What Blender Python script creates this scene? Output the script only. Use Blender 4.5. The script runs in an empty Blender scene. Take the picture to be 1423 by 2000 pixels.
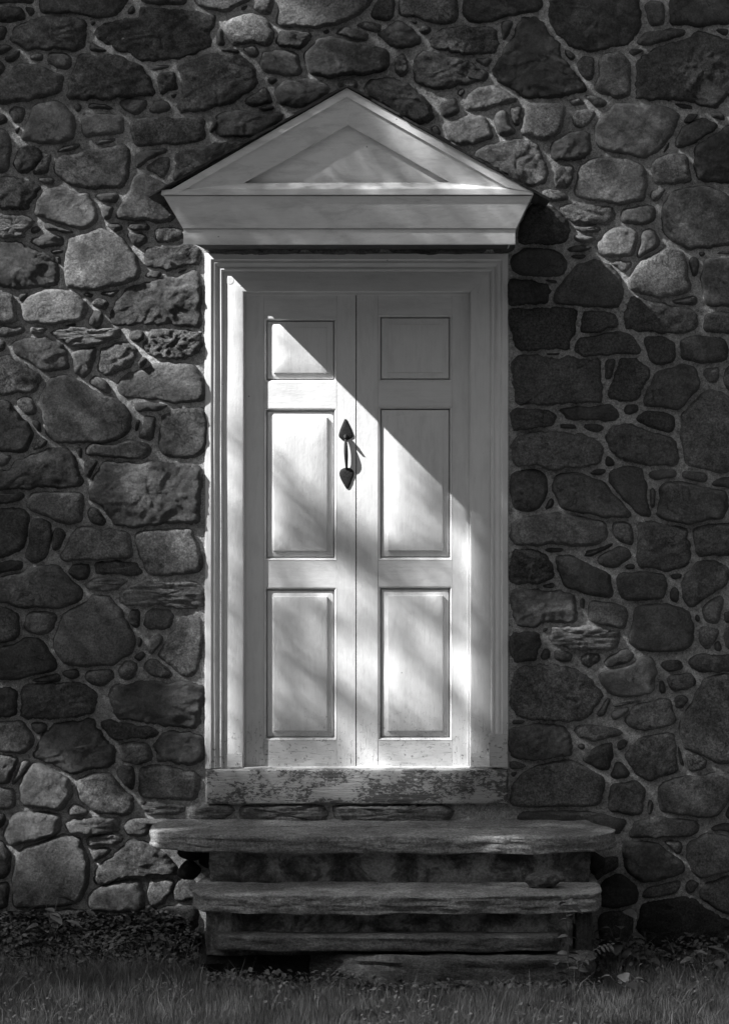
import bpy, bmesh, math, random
import numpy as np
from mathutils import Vector, noise, Matrix, Quaternion

SC = bpy.context.scene
COL = SC.collection

# ------------------------------------------------------------------ camera
S = 450.0                      # photograph pixels per metre on the wall plane (y = 0)
CX, CY = 900.0, 750.0          # optical axis in photograph pixels
CAMX, CAMZ, DIST = (CX - 711.5) / S, (1850 - CY) / S, 12.0
cam_d = bpy.data.cameras.new('camera')
cam = bpy.data.objects.new('camera', cam_d)
COL.objects.link(cam)
cam.location = (CAMX, -DIST, CAMZ)
cam.rotation_euler = (math.radians(90), 0, 0)
cam_d.sensor_fit = 'VERTICAL'
cam_d.sensor_height = 36.0
cam_d.sensor_width = 25.6
cam_d.lens = 36.0 * DIST / (2000 / S)
cam_d.shift_x = (711.5 - CX) / 2000
cam_d.shift_y = (CY - 1000) / 2000
cam_d.clip_start, cam_d.clip_end = 0.1, 2000
SC.camera = cam

# ------------------------------------------------------------------ light
K = 2.4
SUN_DIR = Vector((K, 1.0, -K)).normalized()      # the way the light travels
SUN_ELEV = math.asin(-SUN_DIR.z)
world = bpy.data.worlds.new('World')
SC.world = world
world.use_nodes = True
wn, wl = world.node_tree.nodes, world.node_tree.links
wn.clear()
sky = wn.new('ShaderNodeTexSky')
sky.sky_type = 'NISHITA'
sky.sun_disc = False
sky.sun_elevation = SUN_ELEV
sky.sun_rotation = math.atan2(-SUN_DIR.x, -SUN_DIR.y)
bw = wn.new('ShaderNodeRGBToBW')
bg = wn.new('ShaderNodeBackground')
bg.inputs['Strength'].default_value = 0.06
wo = wn.new('ShaderNodeOutputWorld')
wl.new(sky.outputs[0], bw.inputs[0]); wl.new(bw.outputs[0], bg.inputs[0]); wl.new(bg.outputs[0], wo.inputs[0])
sun_d = bpy.data.lights.new('sun', 'SUN')
sun_d.energy = 5.0
sun_d.angle = math.radians(0.53)
sun_d.color = (1, 1, 1)
sun = bpy.data.objects.new('sun', sun_d)
COL.objects.link(sun)
sun.location = (-6, -6, 9)
sun.rotation_euler = SUN_DIR.to_track_quat('-Z', 'Y').to_euler()
SC.view_settings.view_transform = 'Standard'
SC.view_settings.look = 'None'
SC.view_settings.gamma = 1
SC.view_settings.use_curve_mapping = False
SC.view_settings.exposure = 1.35
SC.cycles.max_bounces = 6
SC.cycles.diffuse_bounces = 3
SC.cycles.glossy_bounces = 2

rng = random.Random(7)
nrs = np.random.RandomState(11)

# ------------------------------------------------------------------ helpers
def W(px, py, dep=0.0):
    """world point at depth `dep` in front of the wall seen at photograph pixel (px, py)"""
    f = (DIST - dep) / DIST
    return Vector((CAMX + (px - CX) / S * f, -dep, CAMZ + (CY - py) / S * f))

def link(o, parent=None):
    COL.objects.link(o)
    if parent is not None:
        o.parent = parent
    return o

def empty(name, loc, label, cat, group=None):
    o = bpy.data.objects.new(name, None)
    o.empty_display_size = 0.1
    o.location = loc
    link(o)
    tag(o, label, cat, group)
    return o

def tag(o, label=None, cat=None, group=None, kind=None):
    if label: o['label'] = label
    if cat: o['category'] = cat
    if group: o['group'] = group
    if kind: o['kind'] = kind
    return o

def mesh_obj(name, verts, faces, mat, parent=None, smooth=False, origin=None):
    """origin: world point of the object's own origin; a parented piece keeps its world place"""
    me = bpy.data.meshes.new(name)
    vs = np.asarray([tuple(v) for v in verts], dtype=np.float64).reshape(-1, 3)
    if origin is None:
        origin = vs.mean(axis=0) if len(vs) else np.zeros(3)
    origin = np.asarray(tuple(origin), dtype=np.float64)
    me.from_pydata((vs - origin).tolist(), [], faces)
    if mat is not None:
        me.materials.append(mat)
    me.polygons.foreach_set('use_smooth', [smooth] * len(me.polygons))
    me.update()
    o = bpy.data.objects.new(name, me)
    link(o, parent)
    base = Vector((0, 0, 0))
    p = parent
    while p is not None:
        base += p.location
        p = p.parent
    o.location = Vector(origin) - base
    return o

def auto_smooth(o, ang=35):
    me = o.data
    bm = bmesh.new(); bm.from_mesh(me)
    for f in bm.faces: f.smooth = True
    for e in bm.edges:
        if len(e.link_faces) == 2 and e.calc_face_angle(0) > math.radians(ang):
            e.smooth = False
    bm.to_mesh(me); bm.free()

def fix_normals(o):
    bm = bmesh.new(); bm.from_mesh(o.data)
    bmesh.ops.recalc_face_normals(bm, faces=bm.faces)
    bm.to_mesh(o.data); bm.free()

def prism(name, pts, d0, d1, mat, parent=None, bevel=0.0, at=None):
    """outline given in photograph pixels as seen at depth `at` (default the front d1), extruded straight back to d0"""
    at = d1 if at is None else at
    P = [W(x, y, at) for x, y in pts]
    n = len(P)
    vs = [(p.x, -d1, p.z) for p in P] + [(p.x, -d0, p.z) for p in P]
    fs = [tuple(range(n)), tuple(range(2 * n - 1, n - 1, -1))]
    fs += [(i, i + n, (i + 1) % n + n, (i + 1) % n) for i in range(n)]
    o = mesh_obj(name, vs, fs, mat, parent)
    bm = bmesh.new(); bm.from_mesh(o.data)
    bmesh.ops.recalc_face_normals(bm, faces=bm.faces)
    if bevel > 0:
        bmesh.ops.bevel(bm, geom=list(bm.edges), offset=bevel, segments=2, affect='EDGES', clamp_overlap=True)
    bm.to_mesh(o.data); bm.free()
    return o

def rect(x0, y0, x1, y1):
    return [(x0, y0), (x1, y0), (x1, y1), (x0, y1)]

# ------------------------------------------------------------------ materials
class NT:
    def __init__(s, name):
        s.m = bpy.data.materials.new(name); s.m.use_nodes = True
        s.n, s.l = s.m.node_tree.nodes, s.m.node_tree.links
        s.b = s.n['Principled BSDF']
        s.b.inputs['Specular IOR Level'].default_value = 0.25
        s.tc = s.n.new('ShaderNodeTexCoord')
    def node(s, t, **kw):
        n = s.n.new(t)
        for k, v in kw.items(): setattr(n, k, v)
        return n
    def world_co(s):
        g = s.n.new('ShaderNodeNewGeometry')
        return g.outputs['Position']
    def mapping(s, scale, vec):
        m = s.node('ShaderNodeMapping'); m.inputs['Scale'].default_value = scale
        s.l.new(vec, m.inputs['Vector']); return m.outputs[0]
    def noise(s, vec, scale, detail=6, rough=0.6, dist=0.0):
        n = s.node('ShaderNodeTexNoise')
        n.inputs['Scale'].default_value = scale; n.inputs['Detail'].default_value = detail
        n.inputs['Roughness'].default_value = rough; n.inputs['Distortion'].default_value = dist
        s.l.new(vec, n.inputs['Vector']); return n.outputs[0]
    def vor(s, vec, scale, feature='F1'):
        n = s.node('ShaderNodeTexVoronoi', feature=feature)
        n.inputs['Scale'].default_value = scale
        s.l.new(vec, n.inputs['Vector']); return n.outputs['Distance']
    def ramp(s, fac, stops, interp='LINEAR'):
        r = s.node('ShaderNodeValToRGB'); cr = r.color_ramp; cr.interpolation = interp
        while len(cr.elements) < len(stops): cr.elements.new(0.5)
        for e, (p, v) in zip(cr.elements, stops):
            e.position = p; e.color = (v, v, v, 1)
        s.l.new(fac, r.inputs[0]); return r.outputs[0]
    def math(s, op, a, b, clamp=False):
        n = s.node('ShaderNodeMath', operation=op); n.use_clamp = clamp
        for i, v in enumerate((a, b)):
            if isinstance(v, (int, float)): n.inputs[i].default_value = v
            elif v is not None: s.l.new(v, n.inputs[i])
        return n.outputs[0]
    def mix(s, fac, a, b):
        n = s.node('ShaderNodeMix', data_type='FLOAT')
        for i, v in ((0, fac), (2, a), (3, b)):
            if isinstance(v, (int, float)): n.inputs[i].default_value = v
            else: s.l.new(v, n.inputs[i])
        return n.outputs[0]
    def bump(s, h, strength, distance, prev=None):
        n = s.node('ShaderNodeBump'); n.inputs['Strength'].default_value = strength
        n.inputs['Distance'].default_value = distance
        s.l.new(h, n.inputs['Height'])
        if prev is not None: s.l.new(prev, n.inputs['Normal'])
        return n.outputs[0]
    def done(s, col, rough=0.8, nrm=None):
        if isinstance(col, (int, float)): s.b.inputs['Base Color'].default_value = (col, col, col, 1)
        else: s.l.new(col, s.b.inputs['Base Color'])
        if isinstance(rough, (int, float)): s.b.inputs['Roughness'].default_value = rough
        else: s.l.new(rough, s.b.inputs['Roughness'])
        if nrm is not None: s.l.new(nrm, s.b.inputs['Normal'])
        return s.m

def stone_mat(name, k, fine):
    t = NT(name); p = t.world_co()
    oi = t.node('ShaderNodeObjectInfo')
    sep = t.node('ShaderNodeSeparateColor'); t.l.new(oi.outputs['Color'], sep.inputs[0])
    big = t.noise(p, 6, 5, 0.6, 0.6)
    mid = t.noise(p, 38, 8, 0.72)
    speck = t.noise(p, 120, 6, 0.75)
    a = t.ramp(big, [(0.3, 0.62), (0.5, 0.95), (0.72, 1.45)])
    b = t.ramp(mid, [(0.32, 0.5), (0.5, 1.0), (0.7, 1.6)])
    c = t.ramp(speck, [(0.36, 0.35), (0.5, 1.0), (0.64, 1.75)])
    lich = t.ramp(t.noise(p, 24, 9, 0.75, 0.3), [(0.63, 0.0), (0.74, 1.0)])
    rr = oi.outputs['Random']
    c = t.mix(t.math('ADD', 0.35, t.math('MULTIPLY', rr, 0.65)), 1.0, c)
    b = t.mix(t.math('MULTIPLY', t.math('FRACT', t.math('MULTIPLY', rr, 7.3), None), 0.8), b, 1.0)
    v = t.math('MULTIPLY', t.math('MULTIPLY', a, b), t.math('MULTIPLY', c, sep.outputs[0]))
    v = t.math('ADD', v, t.math('MULTIPLY', lich, 0.05 * k))
    vein = t.noise(p, 7.5, 9, 0.62, 1.0)
    ridge = t.math('ABSOLUTE', t.math('SUBTRACT', vein, 0.5), None)
    crack = t.ramp(ridge, [(0.0, 0.0), (0.010, 1.0)])
    zone = t.ramp(t.noise(p, 3.1, 3, 0.5), [(0.45, 0.0), (0.58, 1.0)])
    crack = t.math('SUBTRACT', 1.0, t.math('MULTIPLY', t.math('SUBTRACT', 1.0, crack), zone))
    v = t.math('MULTIPLY', v, t.mix(crack, 0.45, 1.0))
    n1 = t.bump(t.noise(p, 26, 10, 0.74, 0.2), 0.9, 0.016 * fine)
    n2 = t.bump(t.noise(p, 110, 6, 0.8), 1.0, 0.007 * fine, n1)
    n2 = t.bump(crack, 0.8, 0.004, n2)
    return t.done(v, 0.85, n2)

M = {}
M['stone'] = stone_mat('weathered fieldstone', 1.0, 1.0)
M['rough_stone'] = stone_mat('split rough fieldstone', 1.2, 1.8)

def layered_mat(name, base, scale=(0.6, 1, 9), strength=1.0):
    t = NT(name); p = t.world_co(); q = t.mapping(scale, p)
    lay = t.noise(q, 9, 8, 0.7, 0.4)
    lay2 = t.noise(q, 34, 6, 0.7)
    blot = t.noise(p, 5, 6, 0.65)
    v = t.math('MULTIPLY', t.ramp(lay, [(0.28, 0.55), (0.5, 0.98), (0.72, 1.4)]), t.ramp(blot, [(0.35, 0.75), (0.65, 1.35)]))
    v = t.math('MULTIPLY', v, t.ramp(lay2, [(0.3, 0.7), (0.7, 1.3)]))
    v = t.math('MULTIPLY', v, t.ramp(t.noise(p, 95, 7, 0.78), [(0.34, 0.4), (0.5, 1.0), (0.66, 1.6)]))
    v = t.math('MULTIPLY', v, base)
    n1 = t.bump(lay, 0.9 * strength, 0.02)
    n2 = t.bump(lay2, 0.8 * strength, 0.006, n1)
    n3 = t.bump(t.noise(p, 120, 4, 0.7), 0.5, 0.002, n2)
    return t.done(v, 0.85, n3)
M['layered'] = layered_mat('layered schist', 0.22)
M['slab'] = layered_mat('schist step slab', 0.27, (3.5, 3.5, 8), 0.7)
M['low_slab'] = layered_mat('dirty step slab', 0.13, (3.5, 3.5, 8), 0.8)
M['old_wood_post'] = layered_mat('grey old timber', 0.07, (9, 9, 0.5), 0.7)

def mortar_mat():
    t = NT('lime mortar'); p = t.world_co()
    a = t.noise(p, 5, 6, 0.65); b = t.noise(p, 60, 8, 0.75); c = t.noise(p, 170, 5, 0.75)
    v = t.ramp(a, [(0.3, 0.36), (0.5, 0.53), (0.7, 0.68)])
    v = t.math('MULTIPLY', v, t.ramp(b, [(0.34, 0.45), (0.5, 1.0), (0.66, 1.3)]))
    v = t.math('MULTIPLY', v, t.ramp(c, [(0.36, 0.55), (0.5, 1.0), (0.64, 1.35)]))
    n1 = t.bump(t.noise(p, 50, 9, 0.8), 1.0, 0.014)
    n2 = t.bump(t.noise(p, 220, 4, 0.7), 0.9, 0.004, n1)
    return t.done(v, 0.95, n2)
M['mortar'] = mortar_mat()

def riser_mat():
    t = NT('mossy mortared riser'); p = t.world_co()
    a = t.noise(p, 7, 9, 0.7, 0.5); b = t.noise(p, 90, 6, 0.75)
    v = t.ramp(a, [(0.40, 0.05), (0.49, 0.13), (0.56, 0.30), (0.75, 0.42)])
    v = t.math('MULTIPLY', v, t.ramp(b, [(0.3, 0.45), (0.7, 1.5)]))
    n1 = t.bump(a, 0.6, 0.02); n2 = t.bump(b, 0.8, 0.005, n1)
    return t.done(v, 0.95, n2)
M['riser'] = riser_mat()

def paint_mat(name, grain=(14, 14, 1.0), wear=0.0, level=0.8, worn=False, dirt_amt=0.10):
    t = NT(name); p = t.world_co(); q = t.mapping(grain, p)
    g = t.noise(q, 9, 6, 0.65); g2 = t.noise(q, 45, 4, 0.6)
    bl = t.noise(p, 2.6, 5, 0.65); pq = t.noise(t.mapping(tuple(0.25 * c + 0.7 for c in grain), p), 6, 8, 0.7, 0.4)
    v = t.math('MULTIPLY', t.ramp(bl, [(0.32, 1 - dirt_amt), (0.66, 1.03)]), t.ramp(g, [(0.25, 0.95), (0.6, 1.01)]))
    v = t.math('MULTIPLY', v, t.ramp(pq, [(0.28, 1 - 1.9 * dirt_amt), (0.52, 1.0)]))
    dirt = t.ramp(t.noise(p, 80, 6, 0.75), [(0.25, 0.6), (0.36, 1.0)])
    v = t.math('MULTIPLY', t.math('MULTIPLY', v, dirt), level)
    # nail heads, knots and flecks
    d1 = t.ramp(t.vor(p, 9), [(0.020, 0.25), (0.034, 1.0)])
    v = t.math('MULTIPLY', v, d1)
    # long hairline cracks where the paint has opened
    crk = t.ramp(t.noise(t.mapping(tuple(c * 1.0 for c in grain), p), 13, 9, 0.75), [(0.255, 1.0), (0.285, 0.0)])
    zone = t.ramp(t.noise(p, 2.2, 3, 0.5), [(0.42, 0.0), (0.6, 1.0)])
    k = t.math('MULTIPLY', t.math('MULTIPLY', crk, zone), wear)
    if worn:
        sx = t.node('ShaderNodeSeparateXYZ'); t.l.new(p, sx.inputs[0])
        zz = t.math('ADD', t.math('SUBTRACT', sx.outputs[2], 0.70), t.math('MULTIPLY', t.noise(p, 7, 4, 0.6), 0.22))
        zf = t.ramp(zz, [(0.24, 1.0), (0.46, 0.0)])
        crk2 = t.ramp(t.noise(q, 20, 9, 0.75), [(0.36, 1.0), (0.43, 0.0)])
        chips = t.ramp(t.noise(p, 60, 7, 0.75), [(0.37, 0.9), (0.43, 0.0)])
        k = t.math('MAXIMUM', k, t.math('MULTIPLY', zf, t.math('MAXIMUM', crk2, chips)))
        v = t.math('MULTIPLY', v, t.mix(zf, 1.0, 0.82))
    v = t.mix(k, v, 0.13)
    n1 = t.bump(g, 0.22, 0.003); n2 = t.bump(g2, 0.25, 0.0013, n1)
    n3 = t.bump(t.noise(p, 14, 7, 0.68), 0.35, 0.005, n2)
    n4 = t.bump(k, 0.7, 0.0015, n3)
    m = t.done(v, 0.55, n4)
    t.b.inputs['Specular IOR Level'].default_value = 0.3
    return m
M['paint_v'] = paint_mat('white paint on upright boards', (14, 14, 0.9), 0.5, 0.82, True, 0.07)
M['paint_h'] = paint_mat('white paint on level boards', (0.9, 14, 14), 0.5, 0.82, False, 0.07)
M['paint_low'] = paint_mat('worn white paint on bottom rail', (0.9, 14, 14), 0.8, 0.78, True, 0.12)
M['paint_top'] = paint_mat('weathered white paint on pediment', (0.8, 12, 12), 0.9, 0.85, False, 0.15)

def sill_mat():
    t = NT('peeling paint on old sill'); p = t.world_co(); q = t.mapping((0.7, 12, 12), p)
    g = t.noise(q, 14, 8, 0.72, 0.2)
    wood = t.ramp(g, [(0.28, 0.025), (0.5, 0.12), (0.72, 0.24)])
    mask = t.math('ADD', t.math('MULTIPLY', t.noise(t.mapping((1, 1, 1.6), p), 7, 4, 0.6, 0.3), 0.42), t.math('MULTIPLY', t.noise(t.mapping((0.6, 1, 1.3), p), 70, 9, 0.8, 0.5), 0.58))
    mk = t.ramp(mask, [(0.488, 0.0), (0.503, 1.0)])
    mk2 = t.ramp(t.noise(q, 30, 5, 0.7), [(0.35, 0.0), (0.41, 1.0)])
    mk = t.math('MULTIPLY', mk, mk2)
    v = t.mix(t.math('MULTIPLY', mk, 0.95), wood, 0.50)
    n1 = t.bump(g, 0.8, 0.008); n2 = t.bump(mk, 0.5, 0.0015, n1)
    return t.done(v, 0.8, n2)
M['sill'] = sill_mat()

def plain(name, base, rough=0.7, sc=40, var=0.4, bump=0.004, spec=0.25, metal=0.0):
    t = NT(name); p = t.world_co()
    n = t.noise(p, sc, 7, 0.7)
    v = t.math('MULTIPLY', t.ramp(n, [(0.3, 1 - var), (0.7, 1 + var)]), base)
    m = t.done(v, rough, t.bump(n, 0.7, bump))
    t.b.inputs['Specular IOR Level'].default_value = spec
    t.b.inputs['Metallic'].default_value = metal
    return m
M['iron'] = plain('black wrought iron', 0.02, 0.6, 130, 0.7, 0.003, 0.25)
M['shingle'] = plain('dark wood shingle', 0.05, 0.85, 60, 0.6, 0.006)
M['soffit'] = plain('blotchy dark soffit', 0.06, 0.9, 18, 0.8, 0.006)  # dark blotchy tone for the board under the frieze
M['soil'] = plain('dark soil', 0.035, 0.95, 30, 0.6, 0.02)
M['bark'] = plain('tree bark', 0.09, 0.9, 20, 0.5, 0.03)
M['void'] = plain('void shade rubble', 0.03, 0.95, 20, 0.7, 0.03)  # near-black colour stands in for the shade in hollows under the slabs

def leaf_mat(name, base, sc=14, hi=1.6):
    t = NT(name); p = t.world_co()
    n = t.noise(p, sc, 4, 0.6)
    v = t.math('MULTIPLY', t.ramp(n, [(0.3, 0.55), (0.7, hi)]), base)
    m = t.done(v, 0.6)
    return m
M['leaf'] = leaf_mat('dark leaf', 0.11)
M['crown'] = leaf_mat('tree leaf', 0.05, 2)
M['grass'] = leaf_mat('lawn grass', 0.19, 9, 1.5)
M['dry_grass'] = leaf_mat('pale grass stem', 0.30, 9, 1.4)

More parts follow.
